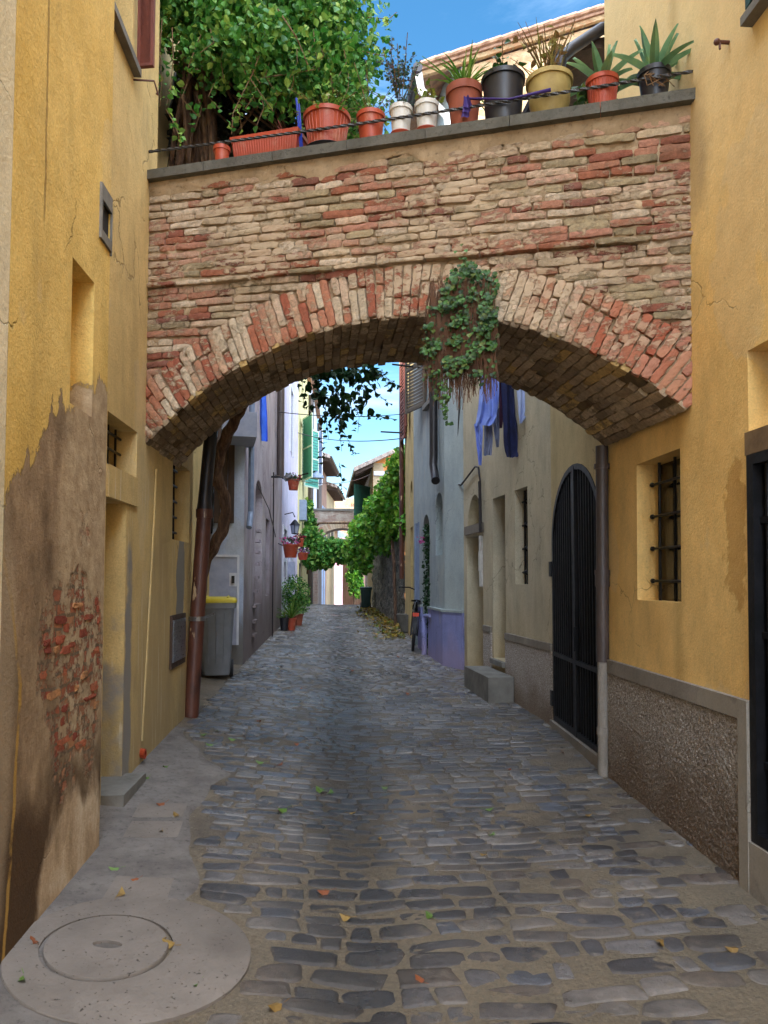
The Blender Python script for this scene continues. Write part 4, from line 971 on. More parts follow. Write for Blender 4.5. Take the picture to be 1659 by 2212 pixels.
# @@END@@
# bicycle seen from behind, leaning by the wall
def mkbike():
    rw=gp(912,1408);c=Vector((rw.x-.17,rw.y-.1,G(rw.x-.17,rw.y)))
    b=thing('bicycle',c,'black bicycle with orange mudguard parked against the lilac wall base','bicycle')
    fw=Vector((.10,1,0)).normalized();up=Vector((.09,0,1)).normalized();sd=up.cross(fw)*-1
    P=lambda f,z,s=0.:c+fw*f+up*z+sd*s
    r=.26
    for f,nm in ((r,'wheel'),(r+1.05,'wheel')):
        m=MB();m.tube([P(f+r*math.cos(a),r+r*math.sin(a)) for a in lin(0,2*math.pi,36)],.024,8,False);w=obj(nm,m,M['rubber'],b,smooth=True)
        m=MB();m.tube([P(f+(r-.03)*math.cos(a),r+(r-.03)*math.sin(a)) for a in lin(0,2*math.pi,36)],.012,6,False)
        for i in range(18):
            a=i*math.pi/9;m.tube([P(f,r),P(f+(r-.03)*math.cos(a),r+(r-.03)*math.sin(a))],.0022,4)
        obj('rim',m,M['chrome'],w)
    m=MB();bb=P(.75,.28);seat=P(.6,.78);hd=P(1.15,.85);ax=P(r,r);fa=P(r+1.05,r)
    for a,e in ((bb,seat),(bb,hd),(P(.62,.72),P(1.13,.82)),(hd,P(1.13,.98))): m.tube([a,e],.018,8)
    for s in (-.05,.05):
        m.tube([P(r,r,s),P(.75,.28,s*.5)],.009,6);m.tube([P(r,r,s),P(.6,.7,s*.4)],.009,6);m.tube([P(r+1.05,r,s),P(1.2,.72,s),P(1.15,.85)],.011,6)
    obj('frame',m,M['iron'],b,smooth=True)
    m=MB();m.tube([P(1.05,1.04,-.31),P(1.12,1.05,-.15),P(1.16,1.0,0),P(1.12,1.05,.15),P(1.05,1.04,.31)],.012,8)
    h=obj('handlebar',m,M['iron'],b,smooth=True)
    m=MB();m.tube([P(.93,1.035,-.32),P(1.07,1.043,-.31)],.018,8);m.tube([P(.93,1.035,.32),P(1.07,1.043,.31)],.018,8);obj('grips',m,M['rubber'],h)
    m=MB();m.grid(lambda a,q:P(.46+.27*a,.83+.03*math.sin(q*math.pi)-.02*a+.0,(q-.5)*(.17*(1-a)**.7+.035)),8,8);m.grid(lambda a,q:P(.46+.27*a,.80-.02*math.sin(q*math.pi)-.02*a,(q-.5)*(.17*(1-a)**.7+.035)),8,8)
    m.tube([seat,P(.59,.82)],.012,6);obj('saddle',m,M['rubber'],b,smooth=True)
    m=MB();m.grid(lambda a,q:P(r+(r+.045)*math.cos(math.radians(75+95*a)),r+(r+.045)*math.sin(math.radians(75+95*a)),(q-.5)*.06),14,3);obj('mudguard',m,M['rubber'],b)
    m=MB();m.tube([P(.1,.66,-.06),P(.55,.68,-.06)],.007,6);m.tube([P(.1,.66,.06),P(.55,.68,.06)],.007,6);m.tube([P(.1,.66,-.06),P(.1,.66,.06)],.007,6);m.tube([P(.12,.66,-.06),P(r,r,-.06)],.006,6);m.tube([P(.12,.66,.06),P(r,r,.06)],.006,6);obj('rack',m,M['iron'],b)
    m=MB();m.box(-.05,.05,-.015,.015,-.03,.03);m.v=[tuple(Vector(v)+P(.08,.62)) for v in m.v];obj('reflector',m,M['orange'],b)
mkbike()
# flowering plant column in the arched doorway
random.seed(31)
m=MB();u0=(da_+db_)/2
for i in range(1500):
    z=U(.5,2.5);m.rleaf(WH.pt(u0-.12+U(-.3,.3)*.8,z,-.12+U(-.1,.16)),.06)
cp=thing('climbing_plant',WH.pt(u0,.5,-.1),'dark climbing plant with a pink flower in the arched doorway','plant')
obj('leaves',m,M['vinedark'],cp)
m=MB()
for i in range(22): m.rleaf(WH.pt(u0+.15+U(-.1,.1),2.25+U(-.06,.06),.05+U(-.05,.05)),.05,0)
obj('flower',m,M['flower_pink'],cp)
m=MB();m.tube([WH.pt(u0,.4,-.12),WH.pt(u0+.05,1.4,-.1),WH.pt(u0,2.3,-.1)],.015,6);obj('stem',m,M['stem'],cp)
# stone trough beyond
c=gp(884,1366);m=MB();m.lathe(c,[(.12,0),(.17,.02),(.25,.3),(.27,.38),(.23,.38),(.21,.3),(.001,.28)],12);obj('stone_trough',m,M['stone'],None,smooth=True,label='small stone trough at the foot of the dull yellow house',cat='trough',base=c)
# narrow yellow house I
I=thing('narrow_house',(1.6,14.8,.5),'narrow dull yellow house between grey-green house and ivy wall','house')
i0=WI.px(893,1200)[0]
u=max(.1,.8);ih=[(rect(.5,1.1,.5,2.6),.2),(rect(1.5,2.1,4.6,6.3),.12),(arcpoly(.6,1.1,3.0,3.5,.2),.15)]
obj('wall',facade(WI,rect(0.0,WI.L,-.3,8.6),ih),M['iwall'],I)
obj('door',slab(WI,ih[0][0],-.2,-.23),M['wood'],I);obj('window',slab(WI,ih[2][0],-.15,-.18),M['glass'],I)
w=obj('window',slab(WI,ih[1][0],-.12,-.15),M['glass'],I)
shutter(w,WI,1.5,.95,4.6,6.3,.03,M['redwood'],.1,22);shutter(w,WI,2.1,2.65,4.6,6.3,.03,M['redwood'],.1,22)
m=MB();m.box(1.43,5,13.4,16.3,8.6,8.72);obj('roof',m,M['tile'],I)
m=MB();m.tube([WI.pt(WI.L-.06,1.6,.08),WI.pt(WI.L-.06,9.4,.08)],.05,8);obj('downpipe',m,M['brownpipe'],I,smooth=True)
m=MB();x0=WI.px(862,970,1)
m.tube([WI.pt(2.4,4.75,0),WI.pt(2.42,4.78,.55)],.018,6);obj('iron_rod',m,M['iron'],I)
WIe=Frame((1.47,16.2),(5,16.6),1)
# garden wall
GW=thing('garden_wall',(1.3,19.5,.6),'tall dark rubble stone garden wall overhung by grape vine','wall')
m=MB();m.grid(lambda a,b:WW.pt(WW.L*a,-.3+3.5*b,nz((a*7,b*3.5,0),5,.05)),140,60)
vs=[WW.pt(0,3.2,0),WW.pt(WW.L,3.2,0),WW.pt(WW.L,3.2,-.4),WW.pt(0,3.2,-.4)];m.add(vs,[(0,1,2,3)]);m.fbox(WW,WW.L-.002,WW.L,-.3,3.2,-.4,0)
obj('stonework',m,M['rubble'],GW,smooth=2)
random.seed(41)
def ell(c,rx,ry,rz,shell=.55):
    while True:
        d=Vector((random.gauss(0,1),random.gauss(0,1),random.gauss(0,1)))
        if d.length>.01:break
    d.normalize();r=(shell+(1-shell)*R())
    return Vector((c[0]+d.x*rx*r,c[1]+d.y*ry*r,c[2]+d.z*rz*r))
def lump(blobs,n,L,m,shell=.5,droop=.6,wid=.48):
    tot=sum(b[1]*b[3] for b in blobs)
    for c,rx,ry,rz in blobs:
        for i in range(int(n*rx*rz/tot)): m.rleaf(ell(c,rx,ry,rz,shell),L,droop,wid)
gv_=thing('grape_vine',(1.2,21,3.),'bright green grape vine spilling over the rubble garden wall and across the lane','vine')
m=MB();bl=[]
for (x,y,Y,rx,rz) in [(880,1010,16.6,.5,.55),(862,1050,17,.5,.6),(845,1085,17.8,.5,.6),(825,1120,18.5,.5,.6),(850,1130,17.5,.35,.45),(800,1150,20,.6,.6),(775,1185,21,.5,.5),(835,1160,18.8,.3,.45),(780,1145,22,.4,.4),(812,1100,19,.35,.4),(880,1090,16.6,.3,.5),(872,1130,16.4,.16,.35),(788,1215,20.5,.25,.3)]:
    bl.append((at(x,y,Y),rx,.5,rz))
lump(bl,9500,.12,m,.3)
for (x,y0,y1,Y) in [(868,1090,1170,16.3),(860,1060,1150,16.6),(780,1150,1240,20.5),(795,1170,1225,19.5),(840,1120,1190,17.6),(765,1160,1230,21.5)]:
    for i in range(45):
        p=at(x+U(-4,4),U(y0,y1),Y+U(-.1,.1));m.rleaf(p,.14)
obj('foliage',m,M['grape'],gv_)
m=MB();m.tube([WW.pt(.8,.4,.1),WW.pt(1.,2.,.12),WW.pt(1.6,3.2,.15),WW.pt(3.,3.5,0),WW.pt(6,3.4,0)],.04,6);obj('stem',m,M['bark'],gv_)
cv=thing('curtain_vine',(-.3,23,3.),'dense vine hanging like a curtain in front of the far arch','vine')
m=MB();bl=[]
for (x,y,Y,rx,rz) in [(672,1165,25,.4,.5),(690,1185,25,.5,.45),(720,1182,25,.5,.35),(745,1185,25,.45,.3),(675,1205,25,.35,.4),(700,1205,25,.4,.35),(765,1185,24.5,.4,.4),(668,1105,26,.14,.5),(672,1130,26,.2,.4),(770,1205,24,.3,.3),(735,1200,25,.35,.3)]:
    bl.append((at(x,y,Y),rx,.5,rz))
lump(bl,8500,.13,m,.3);obj('foliage',m,M['vine'],cv)
m=MB();m.tube([at(664,1240,26),at(668,1150,26),at(690,1130,25.5),at(760,1130,25)],.04,6);obj('stem',m,M['bark'],cv)
# leaf litter at the foot of the garden wall
m=MB()
for i in range(900):
    y=U(14,23);w=abs(random.gauss(0,.28));xw=1.47-(y-16.2)*.054 if y>16.2 else 1.35;x=xw-w-.05
    m.leaf((x,y,G(x,y)+.012+U(0,.03)),(U(-1,1),U(-1,1),U(-.2,.3)),(U(-1,1),U(-1,1),0),U(.05,.1))
obj('leaf_litter',m,M['fallen'],None,label='dry brown leaf litter along the foot of the rubble wall',cat='leaf litter',kind='stuff')
# green bin
def bin_(name,c,w,d,h,rot,body,lidm,label,cat='wheelie bin'):
    th=thing(name,c,label,cat,'wheelie bins by the walls');ca,sa=math.cos(rot),math.sin(rot)
    X=lambda x,y,z:Vector((c[0]+x*ca-y*sa,c[1]+x*sa+y*ca,c[2]+z))
    def ringp(k,z,rr=.04,dx=0.):
        W2,D2=w/2*k,d/2*k;o=[]
        for (sx,sy) in ((1,1),(-1,1),(-1,-1),(1,-1)):
            for j in range(4):
                a=math.atan2(sy,sx)-math.pi/4+j*math.pi/6
                o.append(X(sx*(W2-rr)+rr*math.cos(a),sy*(D2-rr)+rr*math.sin(a),z))
        return o
    lv=[(.72,.05),(.75,.07),(.93,h*.80),(.96,h*.86),(1.05,h*.865),(1.06,h*.93),(1.0,h*.935)]
    m=MB();n=16;vs=[]
    for k,z in lv: vs+=ringp(k,z)
    m.add(vs,[(q*n+i,q*n+(i+1)%n,(q+1)*n+(i+1)%n,(q+1)*n+i) for q in range(len(lv)-1) for i in range(n)]+[tuple(range(n))[::-1]]);
    for sx in (-1,0,1): # front ribs
        m.tube([X(sx*w*.2,-d/2*.80,h*.2),X(sx*w*.23,-d/2*.97,h*.82)],.006,5)
    obj('body',m,body,th,smooth=True)
    m=MB();vs=[]
    for k,z in ((1.0,h*.932),(1.1,h*.932),(1.1,h*.955),(1.02,h*.985),(.6,h*1.0)): vs+=ringp(k,z)
    m.add(vs,[(q*n+i,q*n+(i+1)%n,(q+1)*n+(i+1)%n,(q+1)*n+i) for q in range(4) for i in range(n)]+[tuple(range(4*n,5*n))])
    for sx in (-1,1): m.tube([X(sx*w*.3,-d*.42,h*.99),X(sx*w*.3,d*.3,h*1.0)],.015,6)
    obj('lid',m,lidm,th,smooth=True)
    m=MB();m.tube([X(-w*.4,d*.55,h*.9),X(-w*.4,d*.66,h*.93),X(w*.4,d*.66,h*.93),X(w*.4,d*.55,h*.9)],.014,6);obj('handle',m,lidm,th)
    for sx in (-1,1):
        m=MB();p=X(sx*w*.40,d*.30,.1);ax=Vector((ca,sa,0));m.tube([p-ax*.025,p+ax*.025],.1,16);obj('wheel',m,M['rubber'],th)
bc=gp(459,1470);bin_('wheelie_bin',(bc.x,bc.y+.28,bc.z-.005),.42,.5,.96,.12,M['binplastic'],M['lid'],'grey wheelie bin with yellow lid behind the brown drainpipe')
gb_=gp(788,1306);p=at(789,1308,22.5);bin_('wheelie_bin',(p.x+.02,22.6,G(p.x,22.6)-.01),.34,.4,.68,.0,M['greenbin'],M['greenbin'],'dark green wheelie bin below the vine against the rubble wall')
# ------------------------------------------------------------------ left: brown drainpipe, wisteria trunk
u=WB.L-.12
p0=gp(411,1548);pt_=at(442,1105,6.95);dp=thing('drainpipe',p0,'rusty brown drainpipe with black upper length, left of the grey bin','drainpipe','drainpipes on the houses')
pmid=p0.lerp(pt_,.5)
m=MB();m.tube([p0+Vector((0,0,-.1)),pmid,pt_],.068,14);m.tube([pt_+Vector((0,0,-.06)),pt_+Vector((0,0,.02))],.08,14);cl=p0.lerp(pt_,.47);obj('lower_pipe',m,M['brownpipe'],dp,smooth=True)
m=MB();m.tube([cl-Vector((0,0,.02)),cl+Vector((0,0,.02))],.076,14);m.tube([cl+Vector((.05,-.03,0)),cl+Vector((.16,0,.05))],.012,6);obj('clamp',m,M['chrome'],dp)
m=MB();tp=at(456,930,6.95);m.tube([pt_,pt_+Vector((.0,0,.12)),tp,tp+Vector((.05,0,.5))],[.075,.06,.06,.06],12);obj('upper_pipe',m,M['darkpipe'],dp,smooth=True)
random.seed(51)
wv=thing('climbing_vine',(-1.15,7.2,.4),'old climbing vine with twisted trunk and big green crown over the terrace','vine')
def rope(path,r,tw=2.2,str_=5,Y=None):
    P=[Vector(p) for p in path];m=MB()
    # catmull resample
    Q=[]
    for i in range(len(P)-1):
        a,b,c,d=P[max(i-1,0)],P[i],P[i+1],P[min(i+2,len(P)-1)]
        for j in range(6):
            t=j/6;Q.append(.5*((2*b)+(c-a)*t+(2*a-5*b+4*c-d)*t*t+(3*b-a-3*c+d)*t**3))
    Q.append(P[-1]);n=len(Q)
    for s in range(str_):
        ph=2*math.pi*s/str_;pts=[];rs=[]
        for i,q in enumerate(Q):
            f=i/(n-1);rr=r[0]+(r[1]-r[0])*f;a=ph+tw*f*2*math.pi+.5*math.sin(f*9+s)
            pts.append(q+Vector((math.cos(a),math.sin(a)*.9,0))*rr*.48+Vector((0,0,.2*rr*math.sin(a*2))));rs.append(rr*(.62+.12*math.sin(i*1.1+s*2)))
        m.tube(pts,rs,8)
    return m
tp=[at(x,y,Y) for x,y,Y in [(405,1500,7.5),(420,1400,7.5),(432,1290,7.5),(443,1220,7.5),(462,1180,7.45),(482,1140,7.4),(489,1100,7.35),(480,1060,7.3),(468,1030,7.25),(473,990,7.2),(487,950,7.1),(503,915,7.05),(520,880,7.0),(535,840,6.95)]]
tp+= [Vector((-.95,6.9,4.1)),Vector((-1.1,6.8,4.9)),Vector((-1.2,6.7,5.6))]
obj('trunk',rope(tp,(.058,.05),.6),M['bark'],wv,smooth=True)
# terrace trunks and hanging stems
m=MB()
for i in range(26):
    x0=U(360,470);a=at(x0+U(-8,8),360,6.7+U(-.2,.3));b=at(x0*.8+85+U(-20,20),200,6.7+U(-.2,.3));c=at(380+U(-40,90),80+U(-30,40),6.6+U(-.3,.3))
    m.tube([a,a.lerp(b,.5)+Vector((U(-.04,.04),U(-.04,.04),0)),b,c],[.012+.02*R()]*4,6)
for i in range(10):
    a=at(U(440,700),330,6.9);b=at(U(400,640),150,6.6);m.tube([a,a.lerp(b,.5)+Vector((U(-.15,.15),0,0)),b],.012,5)
obj('branches',m,M['bark'],wv,smooth=True)
m=MB();bl=[]
for (x,y,Y,r) in [(400,30,6.3,.33),(470,20,6.1,.42),(470,100,6.0,.3),(550,60,6.0,.42),(560,110,5.9,.26),(640,60,6.1,.45),(640,170,6.0,.34),(700,120,6.1,.42),(740,60,6.2,.40),(730,200,6.1,.30),(765,150,6.3,.22),(700,-10,6.2,.4),(520,-30,6.1,.5),(620,-40,6.2,.5),(690,262,6.2,.13),(760,250,6.3,.18),(560,120,5.9,.28),(420,-50,6.2,.4),(600,120,6.7,.45),(500,60,6.8,.5),(700,210,6.8,.35),(440,130,6.6,.28)]:
    bl.append((at(x,y,Y),r*1.12,.4,r*1.05))
lump(bl,12500,.064,m,.3,.8,.38)
# upper mass beyond the frame
for i in range(1800): m.rleaf(ell((-.9,6.6,6.9),1.0,.8,.6,.3),.1)
# inner leaves and stems, coloured dark to paint the shade inside the crown
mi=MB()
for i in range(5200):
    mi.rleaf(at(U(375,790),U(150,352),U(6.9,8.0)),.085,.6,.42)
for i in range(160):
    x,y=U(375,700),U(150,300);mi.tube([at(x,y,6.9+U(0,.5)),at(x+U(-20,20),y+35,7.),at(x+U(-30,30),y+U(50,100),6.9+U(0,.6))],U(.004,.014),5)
obj('shade_toned_inner_growth',mi,leafmat('shade_dark_leaves_and_twigs',['#2a2419','#1f1d14','#332a1c','#26301a'],trans=0.),wv)
# trailing sprays: path points then leaflets along
def spray(m,ms,pts,n,L,r=.004,spread=.05):
    P=[Vector(p) for p in pts];ms.tube(P,r,5)
    for i in range(n):
        f=(i+.5)/n*(len(P)-1);k=int(f);q=P[k].lerp(P[k+1],f-k)
        d=Vector((U(-1,1),U(-1,1),U(-.7,.3)));m.leaf(q+d*spread*.3,d,(U(-1,1),U(-1,1),.2),L*U(.6,1.2))
ms=MB()
A_=lambda x,y,Y:at(x,y,Y)
spray(m,ms,[A_(372,60,5.7),A_(374,130,5.65),A_(368,190,5.6),A_(358,235,5.6),A_(375,265,5.55),A_(385,290,5.5),A_(388,310,5.5)],34,.055)
spray(m,ms,[A_(350,40,5.6),A_(345,110,5.6),A_(350,170,5.6),A_(345,230,5.6)],26,.05)
spray(m,ms,[A_(560,120,5.7),A_(545,160,5.7),A_(520,210,5.65),A_(503,245,5.6),A_(500,290,5.6)],32,.05)
spray(m,ms,[A_(540,170,5.7),A_(565,205,5.7),A_(590,240,5.7)],16,.05)
spray(m,ms,[A_(600,20,5.6),A_(640,80,5.6),A_(665,140,5.65)],16,.06,.006)
spray(m,ms,[A_(560,170,5.8),A_(620,160,5.8),A_(680,150,5.8)],16,.06,.006)
spray(m,ms,[A_(440,60,5.8),A_(420,110,5.8),A_(405,150,5.8),A_(430,150,5.8)],22,.055)
for i in range(26):
    x,y=U(700,815),U(40,290);Y=U(5.9,6.5);dx=U(12,60);dy=U(-30,45);spray(m,ms,[A_(x-20,y-10,Y),A_(x+dx*.5,y+dy*.3,Y),A_(x+dx*.8,y+dy,Y)],9,.045,.003)
for i in range(30):
    x=U(400,760);y=U(60,220);Y=U(5.7,6.1);spray(m,ms,[A_(x,y,Y),A_(x+U(-15,15),y+30,Y-.05),A_(x+U(-25,25),y+U(45,80),Y-.05)],9,.06,.003)
obj('foliage',m,M['vine'],wv)
obj('runners',ms,M['stem'],wv)
# part of the vine hanging behind the arch
m=MB();ms=MB()
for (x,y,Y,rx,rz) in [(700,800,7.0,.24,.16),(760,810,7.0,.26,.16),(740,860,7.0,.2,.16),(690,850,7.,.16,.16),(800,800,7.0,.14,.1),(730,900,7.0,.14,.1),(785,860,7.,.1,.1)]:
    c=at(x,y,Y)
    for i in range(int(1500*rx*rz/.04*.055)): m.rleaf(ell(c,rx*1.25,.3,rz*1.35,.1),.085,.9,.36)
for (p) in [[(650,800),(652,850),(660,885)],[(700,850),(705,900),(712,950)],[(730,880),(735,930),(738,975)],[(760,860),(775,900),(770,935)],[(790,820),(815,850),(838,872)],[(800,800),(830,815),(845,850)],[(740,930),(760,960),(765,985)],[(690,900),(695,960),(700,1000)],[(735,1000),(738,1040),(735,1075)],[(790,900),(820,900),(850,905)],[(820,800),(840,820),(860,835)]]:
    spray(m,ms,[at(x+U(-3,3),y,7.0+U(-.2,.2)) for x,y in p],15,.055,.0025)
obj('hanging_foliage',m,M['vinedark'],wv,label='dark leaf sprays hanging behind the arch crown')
obj('hanging_runners',ms,M['stem'],wv)
# ------------------------------------------------------------------ ivy on the arch
random.seed(61)
iv=thing('ivy',WF.pt(*WF.px(990,700)),'small-leaved ivy hanging over the arch crown with dry reddish stems','ivy')
m=MB();ms=MB()
def ivyleaf(x,y,n,L):
    u,v=WF.px(x,y,n);p=WF.pt(u,v,n);d=Vector((U(-.7,.7),U(-.5,0),U(-1.2,-.2)));w=WF.U*U(.6,1)+Vector((0,0,U(-.5,.5)))
    m.leaf(p,d,w,L,fold=.08,wid=.55)
shape=[(545,985,1005,10),(575,972,1030,35),(600,962,1045,70),(640,950,1068,110),(680,928,1072,190),(720,915,1072,230),(760,908,1070,230),(790,925,1070,120)]
for (y,x0,x1,k) in shape:
    for i in range(int(k*2.6)):
        x=U(x0,x1);yy=y+U(-20,22)
        cl=mnoise.noise(Vector((x*.03,yy*.03,1.)))
        if (cl<.02 and R()<.82) or (y>740 and R()<.45): continue
        ivyleaf(x,yy,U(.02,.09)+.06*cl,U(.018,.032))
for i in range(90): ivyleaf(U(1045,1072),U(585,700),U(.02,.05),.03)
for i in range(900):
    x=U(925,1068);y=U(600,760);L=U(40,130);xo=U(-12,12)
    n=U(.01,.06);pts=[WF.pt(*WF.px(x+xo*f+U(-2,2),y+L*f,n),n) for f in (0,.3,.6,1)]
    ms.tube(pts,.0024,3,False)
for i in range(240):
    x=U(918,1062);y=U(760,800);L=U(15,75);n=U(.01,.06);pts=[WF.pt(*WF.px(x+U(-10,10)*f,y+L*f,n),n) for f in (0,.5,1)];ms.tube(pts,.0015,3,False)
for (x,y0,y1) in [(965,790,920),(958,800,890),(945,790,860),(925,780,820),(1035,790,830)]:
    pts=[WF.pt(*WF.px(x+U(-3,3),y0+(y1-y0)*f,.04),.04) for f in (0,.25,.5,.75,1)]
    ms.tube(pts,.002,4)
    for i in range(int((y1-y0)/3.)): ivyleaf(x+U(-9,9),U(y0,y1),.04+U(-.02,.02),U(.018,.028))
obj('leaves',m,M['ivy'],iv);obj('dry_stems',ms,M['deadstem'],iv)
# ------------------------------------------------------------------ left: corner house with blue-grey end wall
C=thing('corner_house',(-1.6,10.4,.45),'corner house with stained blue-grey end wall and brown brick-scarred street front','house')
uC=WC.px(608,1250)[0];uL=WC.px(642,1250)[0];uY=min(WC.px(664,1250)[0],22)
md0=WC0.px(447,1200)[0]
bx0,bt=WC0.px(446,1203);bx1,bb=WC0.px(511,1320)
obj('end_wall',facade(WC0,rect(0,WC0.L,-.3,8.4),[]),M['cwall'],C)
na,nb2=WC.px(600,1125)[0],WC.px(612,1125)[0]
na=WC.px(553,1150)[0];nbb=WC.px(566,1150)[0];nz1=WC.px(558,1122)[1]+.0
# arched blind niche and small window
ar=arcpoly(WC.px(551,1150)[0],WC.px(566,1150)[0],WC.px(556,1265)[1]-.3,WC.px(557,1035)[1],.3)
wn=rect(WC.px(574,1200)[0],WC.px(582,1200)[0],1.3,WC.px(576,1120)[1])
obj('street_wall',facade(WC,rect(0,uC-.01,-.3,8.4),[(ar,.18),(wn,.15)]),M['cfac'],C)
obj('niche_back',slab(WC,ar,-.18,-.21),M['cfac'],C);obj('window',slab(WC,wn,-.15,-.18),M['dark'],C)
m=MB()
for k,y in enumerate([1150,1172,1196,1222,1250,1280,1312,1345,1375]):
    u,v=WC.px(556-k*1.2,y);m.fbox(WC,u-.18,u+.15,v,v+.045,-.02,.05)
obj('brick_steps',m,M['cfac'],C)
m=MB();m.fbox(WC0,bx0,bx1,bb-.45,bt,-.02,.03);mdr=obj('meter_door',m,M['metalbox'],C)
m=MB();m.fbox(WC0,bx0-.03,bx1+.03,bt,bt+.03,-.02,.045);m.fbox(WC0,bx1,bx1+.03,bb-.45,bt,-.02,.045);k0,kz=WC0.px(503,1252);m.fbox(WC0,k0-.05,k0+.05,kz-.09,kz+.09,.03,.04);obj('frame',m,M['white'],mdr)
m=MB();m.fbox(WC0,k0-.02,k0+.02,kz-.05,kz+.05,.04,.06);obj('lock',m,M['iron'],mdr)
# plank panel and dark jamb
pa=WC0.px(462,1130);pb=WC0.px(488,950)
m=MB()
for i in range(3): 
    u=WC0.px(462,1130)[0]+.09*i;m.fbox(WC0,u,u+.083,pa[1],pb[1]+1.,.02,.05+.008*(i%2))
obj('plank_shutter',m,M['wood'],C)
m=MB();m.fbox(WC0,WC0.px(440,1100)[0],WC0.px(460,1100)[0],1.0+1.2,4.8,.0,.06);obj('jamb',m,M['dark'],C)
# balcony slab with sloping pale face
b0=WC0.px(494,1010);b1=WC0.px(534,1010);m=MB()
m.fbox(WC0,b0[0]-.1,WC0.L+.12,b0[1]+.30,b0[1]+.38,-.1,.7);m.fbox(WC0,b0[0]-.1,WC0.L+.12,b0[1]+.38,b0[1]+.62,.6,.7);obj('balcony',m,M['metalbox'],C)
m=MB();m.box(-6,-1.15,10.0,10.1+uC,8.4,8.52);obj('roof',m,M['tile'],C)
dp=thing('drainpipe',(-1.2,15,2),'tall dark drainpipe between brown-pink front and lilac house','drainpipe','drainpipes on the houses')
u=WC.px(595,1000)[0];m=MB();m.tube([WC.pt(u,WC.px(595,1028)[1],.1),WC.pt(u,9,.1)],.075,10);obj('pipe',m,M['greybrown'],dp,smooth=True)
m=MB();u=WC.px(584,1200)[0];m.tube([WC.pt(u,.4,.05),WC.pt(u,3.6,.05)],.012,6);m.tube([WC.pt(WC.px(548,1045)[0],WC.px(548,1045)[1],.05),WC.pt(*WC.px(575,1100),.05),WC.pt(*WC.px(590,1160),.05)],.009,5);obj('cables',m,M['darkpipe'],C)
# blue-grey pipe at the corner
m=MB();m.tube([WC.pt(.06,WC.px(536,1112)[1],.08),WC.pt(.12,4.9,.08)],.04,8);m.tube([WC.pt(.06,WC.px(536,1112)[1],.08),WC.pt(-.1,WC.px(536,1130)[1]-.1,.08)],.04,8);obj('corner_pipe',m,M['bluegrey'],C,smooth=True)
# lilac house
LH=thing('lilac_house',(-1.4,19,.5),'lilac plastered house with tall blue-framed door, left side','house')
dA,dB=WC.px(610.5,1250)[0],WC.px(618,1250)[0];dA=uC+.35;dB=uC+1.35
dtp=WC.px(612,1142)[1]
hL=[(rect(dA,dB,.5,dtp),.2),(rect(uC+2.6,uC+3.5,.9,WC.px(626,1180)[1]),.15),(rect(uC+2.5,uC+3.4,4.9,6.6),.15)]
obj('wall',facade(WC,rect(uC,uL-.01,-.3,9.),hL),M['lilac'],LH)
for i,h in enumerate(hL):
    d=obj(['door','side_door','window'][i],slab(WC,h[0],-h[1],-h[1]-.03),M['glass'] if i==2 else M['bluegrey'],LH)
    u0,u1=h[0][0][0],h[0][1][0];v1=h[0][2][1];m=MB()
    for a in ((u0-.08,u0,h[0][0][1],v1+.08),(u1,u1+.08,h[0][0][1],v1+.08),(u0,u1,v1,v1+.08)): m.fbox(WC,*a,-.02,.03)
    if i==0: m.fbox(WC,u0,u1,dtp-.75,dtp-.68,-.15,.0)
    obj('frame',m,M['white'],d)
m=MB();m.fbox(WC,uC+2.1,uC+2.5,WC.px(606,1244)[1]*1.,WC.px(606,1208)[1]*1.,.0,.16);obj('mailbox',m,M['metalbox'],LH)
m=MB();m.box(-6,-1.12,10.1+uC+.02,10.1+uL,9.,9.12);obj('roof',m,M['tile'],LH)
# pale yellow house with green shutters
YH=thing('shutter_house',(-1.4,25,.6),'pale yellow house with green louvred shutters and flower pots, left side','house')
WD=Frame((-1.25,10.1+uL),(-1.26,31.2),1)
hy=[(rect(1.6,2.9,WD.px(640,1016)[1],WD.px(640,1016)[1]+2.1),.12)]
obj('wall',facade(WD,rect(.005,WD.L-.01,-.6,9.6),hy),M['paleyellow'],YH)
w=obj('window',slab(WD,hy[0][0],-.12,-.15),M['glass'],YH);v0=hy[0][0][0][1]
shutter(w,WD,1.6,.55,v0,v0+2.1,.05,M['gshut'],.35,20,M['shutwhite']);shutter(w,WD,2.9,3.9,v0,v0+2.1,.05,M['gshut'],.5,20,M['shutwhite'])
m=MB();bx=WD.px(647,1104);m.fbox(WD,.9,1.6,bx[1]-.3,bx[1]+.35,0,.22);obj('utility_box',m,M['bluegrey'],YH)
m=MB();m.fbox(WD,1.,1.5,.9,2.1,0,.03);obj('grille',m,M['darkpipe'],YH)
m=MB();m.box(-6,-1.1,10.1+uL,31.2,9.6,9.72);obj('roof',m,M['tile'],YH)
dp=thing('drainpipe',(-1.15,30.6,2),'grey drainpipe between pale yellow and white houses','drainpipe','drainpipes on the houses')
m=MB();m.tube([WD.pt(WD.L-.3,.3,.12),WD.pt(WD.L-.3,9.3,.12)],.11,8);obj('pipe',m,M['greybrown'],dp,smooth=True)
WHh=thing('white_house',(-1.4,35,.1),'white house with pale blue louvred shutter beyond the pale yellow one','house')
WE=Frame((-1.26,31.2),(-1.2,41.5),1);hy=[(rect(2.,3.4,5.6,8.),.12)]
obj('wall',facade(WE,rect(.005,WE.L,-1.6,10.6),hy),M['whitewall'],WHh)
w=obj('window',slab(WE,hy[0][0],-.12,-.15),M['glass'],WHh)
shutter(w,WE,2.,.3,5.6,8.,.06,M['bshut'],.3,26,M['white'])
m=MB();m.tube([WE.pt(WE.L-.2,-1.,.15),WE.pt(WE.L-.2,10.3,.15)],.13,8);obj('pipe',m,M['greybrown'],WHh,smooth=True)
